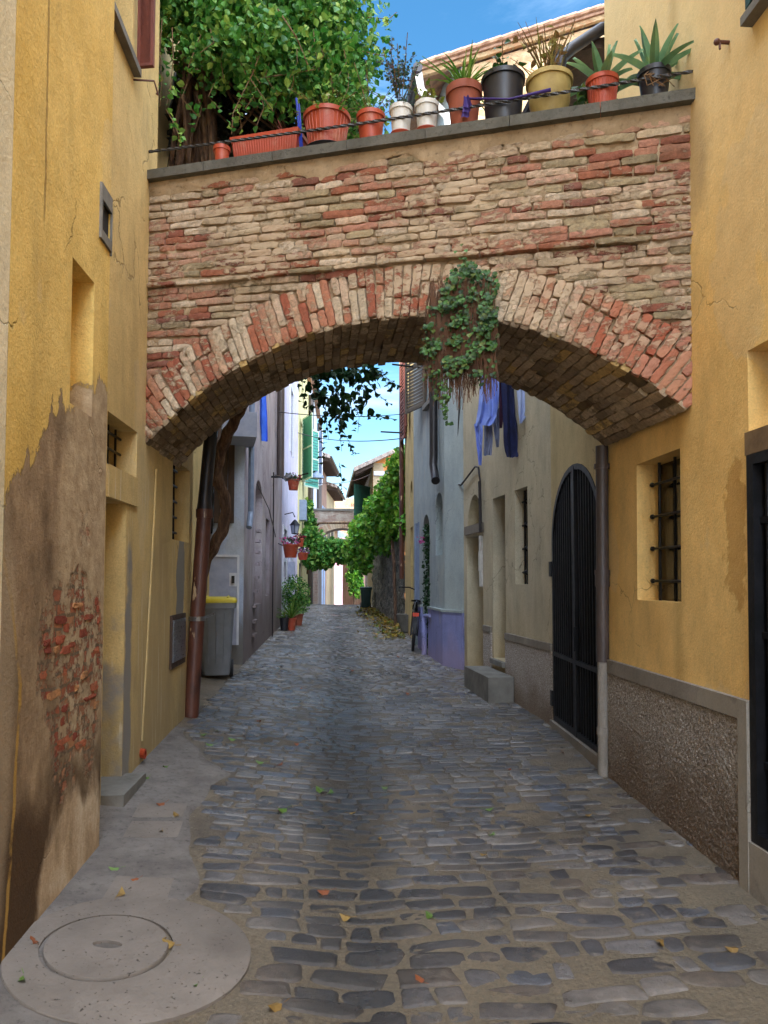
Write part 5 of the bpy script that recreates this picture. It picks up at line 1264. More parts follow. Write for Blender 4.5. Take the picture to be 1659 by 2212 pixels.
m=MB();m.box(-6,-1.0,31.2,41.5,10.6,10.75);obj('roof',m,M['tile'],WHh)
# lamps
def P3(x,y,Y): return at(x,y,Y)
sp=thing('spotlight',WC.pt(*WC.px(586,1030),.1),'small cylindrical metal spotlight on the dark drainpipe','lamp')
c=WC.pt(*WC.px(586,1030),.32);m=MB();ax=(Vector((0,1,0)),Vector((-.5,0,.85)).normalized(),Vector((.85,0,.5)).normalized())
m.lathe(c,[(.001,-.09),(.055,-.09),(.06,0),(.06,.08),(.045,.08),(.04,.03),(.001,.03)],16,ax);obj('head',m,M['chrome'],sp,smooth=True)
m=MB();m.tube([WC.pt(*WC.px(586,1030),-.02),c],.02,6);obj('arm',m,M['iron'],sp)
sl=thing('street_lamp',P3(669,1026,24),'street lamp with shallow grey dome shade on a wall arm','street lamp')
c=P3(684,1032,24);m=MB();m.lathe(c,[(.24,-.02),(.21,.07),(.13,.14),(.05,.17),(.05,.22),(.001,.23)],20);obj('lamp_shade',m,M['bluegrey'],sl,smooth=True)
m=MB();m.ball(c+Vector((0,0,.03)),.07);obj('bulb',m,M['whitepot'],sl,smooth=True)
m=MB();m.tube([P3(652,1026,24),c+Vector((0,0,.22))],.025,6);obj('arm',m,M['iron'],sl)
ln=thing('wall_lantern',P3(622,1126,18),'small four-sided wall lantern between the flower pots','lantern')
c=P3(637,1140,17.5);m=MB();m.lathe(c,[(.07,-.13),(.10,.06)],4);obj('lantern_glass',m,M['metalbox'],ln)
m=MB();m.lathe(c,[(.13,.06),(.04,.17),(.001,.2)],4);m.lathe(c,[(.001,-.16),(.08,-.145),(.08,-.13)],4);
for i in range(4):
    a=math.pi/2*i;m.tube([c+Vector((.07*math.cos(a),.07*math.sin(a),-.13)),c+Vector((.10*math.cos(a),.10*math.sin(a),.06))],.010,4)
m.tube([c+Vector((0,0,.25)),c+Vector((-.05,0,.36)),c+Vector((-.3,0,.30))],.014,5);obj('cap',m,M['iron'],ln)
# hanging flower pots
def flowerpot(x,y,Y,r,h,fm,label,n=70,rect_=False):
    c=at(x,y,Y);t=thing('flower_pot',c,label,'flower pot','flower pots hung on the left facades')
    m=MB();m.lathe(c,[(r*.7,-h),(r*.95,-.03),(r*1.05,-.03),(r*1.05,0),(r*.9,0),(r*.85,-.05),(.001,-.05)],14);obj('pot',m,M['terra'],t,smooth=True)
    m=MB();g=MB()
    for i in range(n):
        p=c+Vector((U(-1,1)*r*1.15,U(-1,1)*r,U(-.02,.9)*r))
        (m if R()<.6 else g).rleaf(p,.06 if R()<.7 else .08,0)
    obj('flowers',m,fm,t);obj('leaves',g,M['vinedark'],t)
    m=MB();m.tube([c+Vector((-r,0,-.02)),c+Vector((-r-.3,0,.1))],.012,5);obj('bracket',m,M['iron'],t)
flowerpot(634,1036,16.7,.14,.24,M['flower_red'],'terracotta pot of crimson plants under the green shutters')
flowerpot(628,1176,15.7,.17,.28,M['flower_pink'],'larger terracotta pot with pink flowers below the lantern',90)
flowerpot(648,1163,19.5,.11,.22,M['flower_red'],'small terracotta pot with red flowers right of the lantern',50)
flowerpot(654,1194,21.,.16,.2,M['flower_mix'],'dark pot overflowing with purple and white flowers',110)
# potted shrubs on the pavement
def groundpot(x,y,r,h,mat,label,name='potted_plant'):
    c=gp(x,y);c=Vector((c.x,c.y+r,c.z));t=thing(name,c,label,'potted plant','potted plants by the lilac house')
    m=MB();m.lathe(c,[(r*.72,0),(r*.95,h*.88),(r*1.06,h*.88),(r*1.06,h),(r*.92,h),(r*.88,h*.9),(.001,h*.9)],18);obj('pot',m,mat,t,smooth=True);return t,c
t,c=groundpot(613,1363,.10,.27,M['blackpot'],'square-looking black pot of spiky leaves left of the shrub')
m=MB()
for i in range(16): m.blade(c+Vector((0,0,.25)),(U(-1,.6),U(-1,1),U(.2,1.)),U(.25,.45),.012,.5)
obj('leaves',m,M['grassleaf'],t)
t,c=groundpot(629,1363,.10,.26,M['terra'],'terracotta pot with a yucca in front of the round shrub')
m=MB()
for i in range(34): m.blade(c+Vector((0,0,.25)),(U(-1,1),U(-1,1),U(.3,1.6)),U(.35,.65),.018,.25)
obj('leaves',m,M['grassleaf'],t)
t,c=groundpot(643,1352,.12,.26,M['clay'],'round bushy green shrub in a clay pot')
m=MB();lump([(c+Vector((-.07,.05,.72)),.36,.32,.42),(c+Vector((.02,0,.5)),.3,.3,.25)],2600,.05,m,.4,.2,.3);obj('foliage',m,M['vine'],t)
m=MB();m.tube([c+Vector((0,0,.2)),c+Vector((-.05,.03,.6))],.02,6);obj('stem',m,M['stem'],t)
# ------------------------------------------------------------------ laundry
def cloth(m,rows,Y,fold=.03,fr=14,ph=0.,tilt=0.,nu=26,back=False):
    rows=sorted(rows);ny=30
    def fn(a,b):
        y=rows[0][0]+(rows[-1][0]-rows[0][0])*b
        for k in range(len(rows)-1):
            if y<=rows[k+1][0]+1e-6:break
        f=(y-rows[k][0])/(rows[k+1][0]-rows[k][0]);xl=rows[k][1]+(rows[k+1][1]-rows[k][1])*f;xr=rows[k][2]+(rows[k+1][2]-rows[k][2])*f
        p=at(xl+(xr-xl)*a,y,Y)
        w=fold*(math.sin(a*fr+ph+b*1.5)*.6+math.sin(a*fr*.43+ph*2+b*3)*.5)+fold*.5*mnoise.noise(Vector((a*4,b*5,ph)))
        return p+Vector((0,w+tilt*(a-.5),.3*fold*mnoise.noise(Vector((a*5,b*7,ph+4)))))
    m.grid(fn,nu,ny)
def garment(name,label,mat,pieces,Y,cat='laundry',**k):
    m=MB()
    for i,rw in enumerate(pieces): cloth(m,rw,Y+.01*i,ph=i*2.+hash(len(name))*.1,**k)
    c=at(sum(r[1] for r in pieces[0])/len(pieces[0]),pieces[0][0][0],Y)
    return obj(name,m,mat,None,smooth=2,label=label,cat=cat,group='laundry hanging over the lane',base=c)
garment('hanging_shirt','light blue shirt with long sleeve hanging on the right of the lane',M['cloth_blue'],[[(800,1040,1058),(870,1034,1070),(900,1030,1072),(920,1026,1060)],[(915,1024,1042),(935,1027,1043),(1005,1033,1040)],[(800,1056,1080),(880,1060,1078),(915,1054,1070)]],7.9,fold=.035)
garment('hanging_trousers','grey-blue trousers with two legs showing under the light blue shirt',M['cloth_grey'],[[(900,1046,1064),(960,1045,1063),(984,1044,1061)],[(880,1062,1080),(940,1067,1079),(966,1071,1077)]],8.0,fold=.03)
garment('hanging_jeans','dark navy jeans hanging between the shirt and the pale cloth',M['cloth_navy'],[[(800,1082,1108),(900,1086,1114),(960,1088,1126),(975,1090,1130),(988,1094,1118)]],7.85,fold=.04,fr=10)
garment('plum_blouse','plum coloured top squeezed between the shirt and the jeans',M['cloth_plum'],[[(800,1078,1086),(900,1078,1087),(925,1079,1084)]],7.95,fold=.02)
garment('hanging_cloth','pale blue cloth hanging nearest the arch, right of the navy jeans',M['cloth_pale'],[[(800,1112,1150),(860,1118,1146),(895,1120,1138),(915,1122,1126)]],7.6,fold=.03)
garment('hanging_towel','bright blue towel hanging from the left facade',M['cloth_towel'],[[(850,558,574),(900,561,577),(953,565,578)]],12.,fold=.05,fr=7)
garment('hanging_scarf','grey-blue narrow cloth dangling beside the balcony on the left',M['cloth_grey'],[[(880,536,544),(960,535,541),(1008,538,543)]],11.2,fold=.03)
garment('hanging_shirt','brown shirt hanging left of the bright blue towel',M['cloth_brown'],[[(860,546,556),(920,546,556),(930,547,555)]],11.7,fold=.03)
garment('hanging_skirt','plum skirt hanging between the brown shirt and the blue towel',M['cloth_plum'],[[(850,551,557),(920,550,558),(945,551,556)]],11.85,fold=.03)
garment('hanging_vest','pale cloth hanging close to the underside of the arch, left of the balcony post',M['cloth_pale'],[[(900,528,536),(940,526,536),(962,528,533)]],10.9,fold=.03)
garment('hanging_sheet','long light blue sheet hanging high on the white house',M['cloth_towel'],[[(885,657,662),(940,659,671),(1000,664,672),(1008,665,669)]],31.,fold=.1,fr=8)
M['wire']=simple('black_wire','#1a1a1c','#222226',.5)
def wire(pts,label,r=.006,name='overhead_wire'):
    m=MB();P=[Vector(p) for p in pts];a,b=P[0],P[-1];n=14
    sag=(b-a).length*.02;pts=[a.lerp(b,i/n)-Vector((0,0,sag*4*(i/n)*(1-i/n))) for i in range(n+1)]
    m.tube(pts,r,5);obj(name,m,M['wire'],None,label=label,cat='wire',base=a,group='wires and lines across the lane')
wire([at(602,890,12.9),at(882,893,15.5)],'upper wire crossing the lane below the hanging vine',.008)
wire([at(640,934,23.),at(884,945,15.5)],'middle wire crossing the lane above the street lamp',.012)
wire([at(594,1026,13.),at(800,1024,24)],'lower wire crossing the lane at street lamp level',.008)
m=MB();m.tube([at(1036,806,7.9),at(1160,806,7.7)],.004,5);obj('clothes_line',m,M['wire'],None,label='clothes line carrying the washing on the right',cat='clothes line',base=at(1036,806,7.9))
# ------------------------------------------------------------------ far: second arch, houses
fa=at(672,1250,33.5);fb=at(806,1250,33.5)
W2=Frame((fa.x,fa.y),(fb.x,fb.y),1)
FA=thing('far_arch',fa,'far brick bridge arch crossing the lane behind the vines','arch')
zt=W2.px(700,1103)[1];zc2=W2.px(740,1141)[1]
n=16;hole=[(.3,-1.5),(W2.L-.3,-1.5)]+[(W2.L/2+(W2.L/2-.3)*math.cos(math.pi*i/n),zc2-.75+.75*math.sin(math.pi*i/n)) for i in range(n+1)]
outer=[(0,-1.5),(.3,-1.5)]
o=[(0,-1.5),(.3,-1.5)]+hole[2:][::-1]+[(W2.L-.3,-1.5),(W2.L,-1.5),(W2.L,zt),(0,zt)]
obj('bridge_wall',facade(W2,o,[],th=1.6),M['greybrick'],FA)
m=MB();m.fbox(W2,-.05,W2.L+.05,zt,zt+.09,-1.7,.08);obj('coping',m,M['stone'],FA)
m=MB()
for i in range(34):
    a=math.pi*(i+.5)/34;ca,sa=math.cos(a),math.sin(a);A0=(W2.L/2+(W2.L/2-.3)*ca,zc2-.75+.75*sa);d=Vector((ca*.75,sa)).normalized()
    tx=Vector((-d.y,d.x))*.045
    u,v=A0;m.hexa([W2.pt(u-tx.x,v-tx.y,0),W2.pt(u+tx.x,v+tx.y,0),W2.pt(u+tx.x+d.x*.34,v+tx.y+d.y*.34,0),W2.pt(u-tx.x+d.x*.34,v-tx.y+d.y*.34,0),W2.pt(u-tx.x,v-tx.y,.03),W2.pt(u+tx.x,v+tx.y,.03),W2.pt(u+tx.x+d.x*.34,v+tx.y+d.y*.34,.03),W2.pt(u-tx.x+d.x*.34,v-tx.y+d.y*.34,.03)])
obj('arch_ring',m,M['brick'],FA)
def farhouse(name,xa,Ya,xb,Yb,z0,yt,mat,label,roof=None,holes=(),th=3.,over=.5,side=1,wm=None):
    a=at(xa,1250,Ya);b=at(xb,1250,Yb);W=Frame((a.x,a.y),(b.x,b.y),side)
    zt=1.6+(1250-yt)/F*Ya
    h=[(rect(p,q,v0,v1),.15) for p,q,v0,v1 in holes if q<W.L-.02]
    t=thing(name,(a.x,a.y,z0),label,'house');obj('wall',facade(W,rect(0,W.L,z0,zt),h,th=th),mat,t)
    for hh,_ in h:
        w=obj('window',slab(W,hh,-.15,-.2),M['glass'],t)
        u0,u1,v0,v1=hh[0][0],hh[1][0],hh[0][1],hh[2][1]
        mm=MB();mm.fbox(W,u0-(u1-u0)*.5,u0-.01,v0,v1,.01,.06);mm.fbox(W,u1+.01,u1+(u1-u0)*.5,v0,v1,.01,.06);obj('shutter',mm,wm or M['oshut'],w)
    if roof:
        mm=MB();mm.hexa([W.pt(-.3,zt-.15,over),W.pt(W.L+.3,zt-.15,over),W.pt(W.L+.3,zt+1.1,-th),W.pt(-.3,zt+1.1,-th),W.pt(-.3,zt+.05,over),W.pt(W.L+.3,zt+.05,over),W.pt(W.L+.3,zt+1.3,-th),W.pt(-.3,zt+1.3,-th)]);r=obj('roof',mm,roof,t)
        mm=MB()
        for i in range(int(W.L/.35)+1):
            u=.35*i;mm.fbox(W,u-.05,u+.05,zt-.28,zt-.16,-.3,over-.05)
        obj('rafters',mm,M['wood'],r)
        mm=MB();mm.tube([W.pt(-.3,zt-.1,over+.06),W.pt(W.L+.3,zt-.1,over+.06)],.07,6);obj('gutter',mm,M['darkpipe'],r)
    return t,W,zt
farhouse('far_house',684,41.6,705,48,-2.5,985,M['farbrown'],'brown-pink house with dark deep eaves beyond the white house on the left',M['greytile'],[(1.,1.8,4.2,6.),(3.4,4.2,4.2,6.),(1.,1.8,.4,2.2),(3.4,4.3,-.5,2.2)],over=.75,wm=M['bshut'])
farhouse('far_house',705,48.2,722,55,-3,1050,M['farcream'],'small house with brown eaves left of the sunlit far rooftops',M['greytile'],[(1.,1.8,3.2,5.),(4,4.8,3.2,5.)],over=.7)
farhouse('far_house',700,60,729,60.5,-3.2,1130,M['farcream'],'beige house end seen through the far arch, left of centre',M['tile'],[(.3,.9,-.6,1.6)],over=.3)
farhouse('far_house',729.3,62,747,62.5,-3.2,1120,M['cwall'],'white house seen through the far arch in the centre',M['tile'],[(.25,.6,1.5,3)],over=.3)
farhouse('far_house',747.3,64,766,64.5,-3.2,1120,M['farcream'],'sunlit cream house seen through the far arch',M['tile'],[(.3,.6,0,1.5)],over=.3)
farhouse('far_house',768,58,783,58.5,-3.2,1160,M['farpink'],'pink house seen under the vine beside the green bin',M['tile'],over=.3)
farhouse('far_house',783.5,50,815,50.5,-3.2,1160,M['farbrown'],'brown-orange house slice seen above the dark green bin',M['tile'],over=.3)
t,W,zt=farhouse('far_rooftops',735,85,790,86,-5,1100,M['farcream'],'sunlit stepped rooftops on the skyline above the far arch',M['tile'],over=.2)
c=at(752,1085,86);m=MB();m.box(c.x-.3,c.x+.3,c.y,c.y+.8,c.z-3,c.z+.3);c2=at(764,1078,87);m.box(c2.x-.9,c2.x+.7,c2.y,c2.y+2,c2.z-3,c2.z+.1);obj('chimney',m,M['palebrick'],t)
tr_=thing('far_shrub',at(768,1300,44),'leafy green shrub seen far under the vines','shrub');m=MB();lump([(at(765,1235,44),.5,.5,.9),(at(768,1260,44),.5,.5,.9)],900,.2,m,.3);obj('foliage',m,M['grape'],tr_)
m=MB();m.tube([at(766,1320,44),at(766,1240,44)],.08,6);obj('stem',m,M['bark'],tr_)
# orange house behind garden wall
OH=thing('orange_house',(1.6,25,.7),'orange house with grey tiled roof and dark green shutter above the ivy wall','house')
WO=Frame((at(806,1250,24.5).x,24.5),(6,24.6),1)
vL=WO.px(806,1000)[1];vR=WO.px(880,966)[1];uR=WO.px(880,966)[0];sl=(vR-vL)/uR
obj('gable_wall',facade(WO,[(0,-.6),(WO.L,-.6),(WO.L,vL+sl*WO.L),(0,vL)],[],th=.3),M['orangewall'],OH)
WO2=Frame((at(806,1250,24.5).x,24.5),(at(793,1250,32).x,32),-1)
hO=[(rect(1.2,2.4,3.2,4.8),.12)]
obj('street_wall',facade(WO2,rect(0,WO2.L,-.6,vL),hO),M['farcream'],OH)
w=obj('window',slab(WO2,hO[0][0],-.12,-.16),M['glass'],OH);shutter(w,WO2,1.2,.2,3.2,4.8,.05,M['dgshut'],.6,16)
def ro(u,dz,n): return WO.pt(u,vL+sl*u+dz,n)
m=MB();m.hexa([ro(-.65,-.02,.3),ro(5,-.02,.3),ro(5,-.02,-8),ro(-.65,-.02,-8),ro(-.65,.12,.3),ro(5,.12,.3),ro(5,.12,-8),ro(-.65,.12,-8)]);r=obj('roof',m,M['greytile'],OH)
m=MB()
for i in range(14): m.hexa([WO.pt(-.6,vL+sl*-.6-.14,.2-.55*i),WO.pt(.0,vL-.14,.2-.55*i),WO.pt(.0,vL-.14,.12-.55*i),WO.pt(-.6,vL+sl*-.6-.14,.12-.55*i),WO.pt(-.6,vL+sl*-.6-.03,.2-.55*i),WO.pt(0,vL-.03,.2-.55*i),WO.pt(0,vL-.03,.12-.55*i),WO.pt(-.6,vL+sl*-.6-.03,.12-.55*i)])
obj('rafters',m,M['wood'],r)
m=MB();m.fbox(WO,.02,.5,vL-.42,vL-.28,0,.06);obj('moulding',m,M['white'],OH)
# ------------------------------------------------------------------ pots on the coping
random.seed(71)
def cz(u): return topz(u)+.0985
def potted(cx,hw,hb,h,mat,label,n=-.16,name='potted_plant',rim=.012,ribs=False,saucer=None,bulge=0.,thick=False):
    n=max(n,-(hw*4.8/F)+.045) if n>-.21 else n
    h+=.045
    u,v=WF.px(cx,330,n);c=WF.pt(u,cz(u),n);c.z=cz(u)+.001;s=WF.pt(u,4,n).dot(Vector((s_,c_,0)))/F
    r=hw*s;rb=hb*s;t=thing(name,c,label,'potted plant','potted plants on the arch parapet')
    z0=0
    if saucer:
        m=MB();m.lathe(c,[(r*.85,0),(r*1.02,.028),(r*1.06,.03),(r*1.02,.036),(r*.8,.012),(.001,.012)],22);obj('saucer',m,saucer,t,smooth=True);z0=.013
    m=MB();rt=.028 if not thick else .05
    prof=[(rb,z0),(rb+(r-rb)*.5+bulge,z0+h*.5),(r*.97,h-rt),(r*1.03+rim*.3,h-rt),(r*1.04+rim*.3,h),(r*.93,h),(r*.9,h-.03),(.001,h-.03)]
    m.lathe(c,prof,28)
    obj('pot',m,mat,t,smooth=True)
    if ribs:
        m=MB()
        for i in range(30):
            a=2*math.pi*i/30;m.tube([c+Vector((math.cos(a)*rb*1.0,math.sin(a)*rb*1.0,z0+.01)),c+Vector((math.cos(a)*r*.965,math.sin(a)*r*.965,h-rt))],.004,4)
        obj('ribs',m,mat,t)
    m=MB();m.lathe(c+Vector((0,0,h-.028)),[(r*.9,0),(r*.5,.008),(.001,.012)],16);obj('soil',m,M['soil'],t)
    return t,c+Vector((0,0,h-.02)),r
def dirs(el0,el1): 
    a=U(0,2*math.pi);e=math.radians(U(el0,el1));return Vector((math.cos(a)*math.cos(e),math.sin(a)*math.cos(e),math.sin(e)))
t,c,r=potted(479,17,14,.075,M['terra'],'tiny terracotta pot left of the long planter box')
m=MB();
for i in range(8): m.blade(c,dirs(30,80),.05,.005,.3)
obj('leaves',m,M['grassleaf'],t)
# long planter
ua,ub=WF.px(497,320,-.04)[0],WF.px(641,300,-.04)[0];zb=max(cz(ua),cz(ub))
t=thing('planter_box',WF.pt((ua+ub)/2,cz(ub),-.16),'long ribbed terracotta planter box with one small red succulent','planter','potted plants on the arch parapet')
m=MB();H_=.215
def pb(k,z,w): 
    mid=(ua+ub)/2;hl=(ub-ua)/2*k
    return [WF.pt(mid-hl,cz(mid-hl)+z,-.15-w),WF.pt(mid+hl,cz(mid+hl)+z,-.15-w),WF.pt(mid+hl,cz(mid+hl)+z,-.15+w),WF.pt(mid-hl,cz(mid-hl)+z,-.15+w)]
R4=[pb(.9,.002,.075),pb(.985,H_-.03,.095),pb(1.03,H_-.03,.105),pb(1.03,H_,.105),pb(.97,H_,.088),pb(.95,H_-.03,.085)]
m.add([p for q in R4 for p in q],[(k*4+i,k*4+(i+1)%4,k*4+4+(i+1)%4,k*4+4+i) for k in range(5) for i in range(4)]+[(20,21,22,23),(3,2,1,0)])
obj('box',m,M['terra'],t)
m=MB()
for i in range(26):
    f=(i+.5)/26;a=R4[0][3].lerp(R4[0][2],f)+Vector((0,0,.035));b=R4[1][3].lerp(R4[1][2],f);m.tube([a,b],.0045,4)
obj('ribs',m,M['terra'],t)
m=MB();q=R4[5];m.hexa([p+Vector((0,0,-.03)) for p in q]+[p+Vector((0,0,.01)) for p in q]);obj('soil',m,M['soil'],t)
m=MB();cc=WF.pt(WF.px(615,290,-.14)[0],cz(ub)+H_,-.14)
for i in range(13):
    d=dirs(5,70);m.blade(cc,d,U(.06,.11),.009,.15,th=.004)
m.blade(cc,(-.35,0,1),.15,.010,.1);obj('succulent',m,M['redleaf'],t)
t,c,r=potted(706,50,37,.235,M['terra'],'largest terracotta pot, standing on a black saucer and full of sprawling weeds',-.2,ribs=True,saucer=M['blackpot'])
m=MB();ms=MB()
for i in range(26):
    d=dirs(10,60);L=U(.15,.42);P=[c+Vector((d.x,d.y,0))*.08,c+d*L*.5,c+d*L+Vector((0,0,-.06))];spray(m,ms,P,12,.03,.002,.03)
for i in range(14): m.blade(c,dirs(25,80),U(.2,.4),.006,.5)
obj('weeds',m,M['grassleaf'],t);obj('stems',ms,M['stem'],t)
t,c,r=potted(801,30,23,.16,M['terra'],'medium terracotta pot between the largest pot and the white pots',-.16)
m=MB();ms=MB()
for i in range(12):
    d=dirs(35,80);L=U(.18,.4);spray(m,ms,[c,c+d*L*.5,c+d*L],9,.03,.002,.03)
obj('leaves',m,M['grassleaf'],t);obj('stems',ms,M['stem'],t)
t,c,r=potted(866,24,19,.165,M['whitepot'],'left white pot with a tall airy small-leaved shrub',-.13,saucer=M['terra'])
M['bluish']=leafmat('grey_blue_leaves',['#3f5a4a','#4d6a62','#5b7468','#6a5a86'],trans=.15)
m=MB();ms=MB()
for i in range(9):
    d=dirs(62,88);L=U(.3,.52);e=c+d*L;spray(m,ms,[c,c+d*L*.5,e],16,.026,.0025,.03)
    for k in range(3):
        b=c+d*L*U(.4,.9);spray(m,ms,[b,b+dirs(10,60)*U(.06,.12)],8,.024,.0015,.02)
for i in range(40): m.blade(c+Vector((U(-.02,.02),U(-.02,.02),0)),dirs(20,75),U(.08,.2),.004,.4)
obj('leaves',m,M['bluish'],t);obj('stems',ms,M['stem'],t)
t,c,r=potted(922,25,20,.165,M['whitepot'],'right white pot with a low yellow-green plant, terracotta saucer beneath',-.12,saucer=M['terra'])
m=MB();ms=MB()
for i in range(12):
    d=dirs(35,85);L=U(.08,.2);spray(m,ms,[c,c+d*L],9,.035,.002,.03)
obj('leaves',m,leafmat('yellow_green_leaves',['#6b7a2c','#8c8a3a','#4f6a2a']),t);obj('stems',ms,M['stem'],t)
t,c,r=potted(956,14,12,.09,M['terra'],'tiny terracotta pot with a succulent squeezed beside the clay pot',-.22)
m=MB()
for i in range(16): m.blade(c,dirs(15,80),.07,.008,.1,th=.003)
obj('leaves',m,M['agave'],t)
t,c,r=potted(1003,38,27,.25,M['clay'],'brown clay pot with arching strap leaves and a purple ribbon beside it',-.16,thick=True)
m=MB()
for i in range(46): m.blade(c+Vector((U(-.03,.03),U(-.03,.03),0)),dirs(22,80),U(.2,.44),.009,U(.15,.6))
obj('leaves',m,M['grassleaf'],t)
t,c,r=potted(1088,46,38,.29,M['blackpot'],'big black plastic pot with a few sparse leafy stems',-.2)
m=MB();ms=MB()
for i in range(7):
    d=dirs(40,88);L=U(.1,.26);spray(m,ms,[c,c+d*L],8,.06,.003,.04)
for i in range(60): m.rleaf(c+Vector((U(-.1,.1),U(-.1,.1),.01)),.03)
obj('leaves',m,M['ivy'],t);obj('stems',ms,M['stem'],t)
t,c,r=potted(1188,49,32,.24,M['beigepot'],'weathered yellowish beige pot with tall dry grass blades',-.18,bulge=.012)
m=MB();ms=MB()
for i in range(42): m.blade(c+Vector((U(-.05,.05),U(-.05,.05),0)),dirs(40,86),U(.16,.42),.006,U(.05,.35))
for i in range(7):
    d=dirs(60,88);L=U(.2,.42);spray(m,ms,[c,c+d*L],8,.05,.003,.04)
obj('leaves',m,M['drygrass'],t);obj('stems',ms,M['stem'],t)
def agave(c,n,L,w,mat,seed,els):
    random.seed(seed);m=MB()
    for i in range(n):
        a=2.4*i+U(-.2,.2);e=math.radians(els[0]+(els[1]-els[0])*(i/n)+U(-6,6))
        d=Vector((math.cos(a)*math.cos(e),math.sin(a)*math.cos(e),math.sin(e)))
        m.blade(c+Vector((math.cos(a),math.sin(a),0))*.02,d,L*U(.8,1.1),w,.28*math.cos(e),8,th=.012)
    return m
t,c,r=potted(1303,34,26,.155,M['terra'],'ribbed orange-red pot with a blue-green agave',-.13,ribs=True)
obj('agave_leaves',agave(c,14,.27,.030,M['agave'],3,(8,82)),M['agave'],t)
m=MB()
for i in range(120): m.rleaf(c+Vector((U(-.16,.1),U(-.02,.14),U(-.14,.02))),.045)
obj('ground_leaves',m,M['ivy'],t)
t,c,r=potted(1416,34,26,.155,M['blackpot'],'small black pot with the biggest agave at the right end of the parapet',-.13)
obj('agave_leaves',agave(c,15,.33,.030,M['agave'],9,(5,82)),M['agave'],t)
m=MB()
for i in range(8): m.tube([c+Vector((U(-.08,.08),-.05,0)),c+Vector((U(-.1,.1),-.09,-.06)),c+Vector((U(-.1,.1),-.09,-.12))],.003,4)
obj('dry_roots',m,M['stem'],t)
random.seed(77)
# long bar, ribbon, blue stakes
ra=WF.px(320,328,.035);rb_=WF.px(1503,153,.035)
m=MB();n=240;pa_=WF.pt(ra[0],ra[1],.035);pb_=WF.pt(rb_[0],rb_[1],.035);ax=(pb_-pa_).normalized();u1=Vector((0,0,1)).cross(ax).normalized();u2=ax.cross(u1);vs=[]
for i in range(n+1):
    p=pa_.lerp(pb_,i/n)-Vector((0,0,.02*math.sin(math.pi*i/n)));tw=i*.42
    for k in range(4):
        a=tw+k*math.pi/2;vs.append(p+(u1*math.cos(a)+u2*math.sin(a))*.0105)
m.add(vs,[(i*4+k,i*4+(k+1)%4,(i+1)*4+(k+1)%4,(i+1)*4+k) for i in range(n) for k in range(4)])
rl=thing('safety_bar',pa_,'twisted iron bar running in front of the pots from wall to wall','railing');obj('bar',m,simple('grey_iron_bar','#4a4744','#353230',.5,.5,bump=.3),rl)
m=MB();q=WF.px(1008,228,.06)
cloth_c=WF.pt(q[0],q[1]+.02,.05)
for k in range(3): m.grid(lambda a,b,k=k:cloth_c+WF.U*(.028*(a-.5)*(1+.8*b)+.012*(k-1)*b)+Vector((0,0,.035-.12*b*(1-.2*k)))+WF.N*(.01*math.sin(a*6+k)+.01*k),6,6)
m.tube([cloth_c+Vector((0,0,.03)),WF.pt(*WF.px(1100,218,.05),.05)+Vector((0,0,.012)),WF.pt(*WF.px(1190,198,.05),.05)+Vector((0,0,.012))],[.008,.006,.012],6)
obj('purple_ribbon',m,M['purple'],None,smooth=2,label='purple ribbon tied round the iron bar in front of the clay pot',cat='ribbon',base=cloth_c)
m=MB();a=WF.pt(WF.px(652,310,-.1)[0],cz(1.),-.1);b=at(640,212,a.y+.02);m.tube([a,b],.008,6);m.tube([a+Vector((.01,0,0)),at(646,225,a.y)],.006,6)
obj('blue_stakes',m,M['bluestick'],None,label='pair of thin blue stakes left of the largest terracotta pot',cat='stakes',base=a)
# ------------------------------------------------------------------ fallen leaves
random.seed(81)
def leafmesh(mat):
    m=MB();m.leaf((0,-.03,.010),(0,1,.1),(1,0,.35),.058,fold=.35,wid=.36);m.tube([(0,-.035,.012),(.006,-.06,.016)],.0012,4)
    return m
kinds={'g':('green',simple('green_fallen_leaf','#45652a','#5f7a30',.6)),'y':('yellow',simple('yellow_fallen_leaf','#94783a','#73572a',.7)),'b':('rusty brown',simple('brown_fallen_leaf','#8a4a24','#6a3a1e',.7))}
src={}
spots=[('g',50,2125,1.1),('g',425,2135,.8),('g',245,1882,.9),('g',690,1712,1.5),('g',712,1716,1.2),('g',608,1755,1.3),('g',830,1705,.8),('g',1058,1752,.9),('g',1063,1806,.8),('g',926,1982,.8),('g',270,1700,1.),('g',285,1695,1.1),('g',262,1712,1.),('g',240,1680,.9),('g',300,1680,1.2),('g',315,1685,1.),('g',357,1660,.9),('g',440,1590,1.),('g',452,1612,1.),('g',470,1582,1.),('g',500,1600,1.),('g',560,1650,1.),
('y',258,1936,1.1),('y',362,2046,1.1),('y',350,2035,.8),('y',745,1987,1.),('y',592,2183,1.),('y',1580,2056,.9),('y',1427,2042,.9),('y',378,1765,1.),('y',350,1800,.8),('y',1045,1850,.7),('y',762,1760,.8),('y',1272,1765,.9),('y',820,1815,.7),
('b',70,2040,.9),('b',697,1932,1.),('b',605,1655,1.),('b',346,1742,1.1),('b',1216,1630,1.),('b',905,2122,.8),('b',290,1905,.7),('b',640,1610,.9),('b',700,1575,.9),('b',560,1560,.9),('b',1100,1665,.8),('b',880,1500,1.),('b',650,1490,1.),('b',760,1450,1.),('b',840,1380,1.2),('b',815,1350,1.2),('b',790,1400,1.),('b',860,1420,1.),('b',720,1385,1.)]
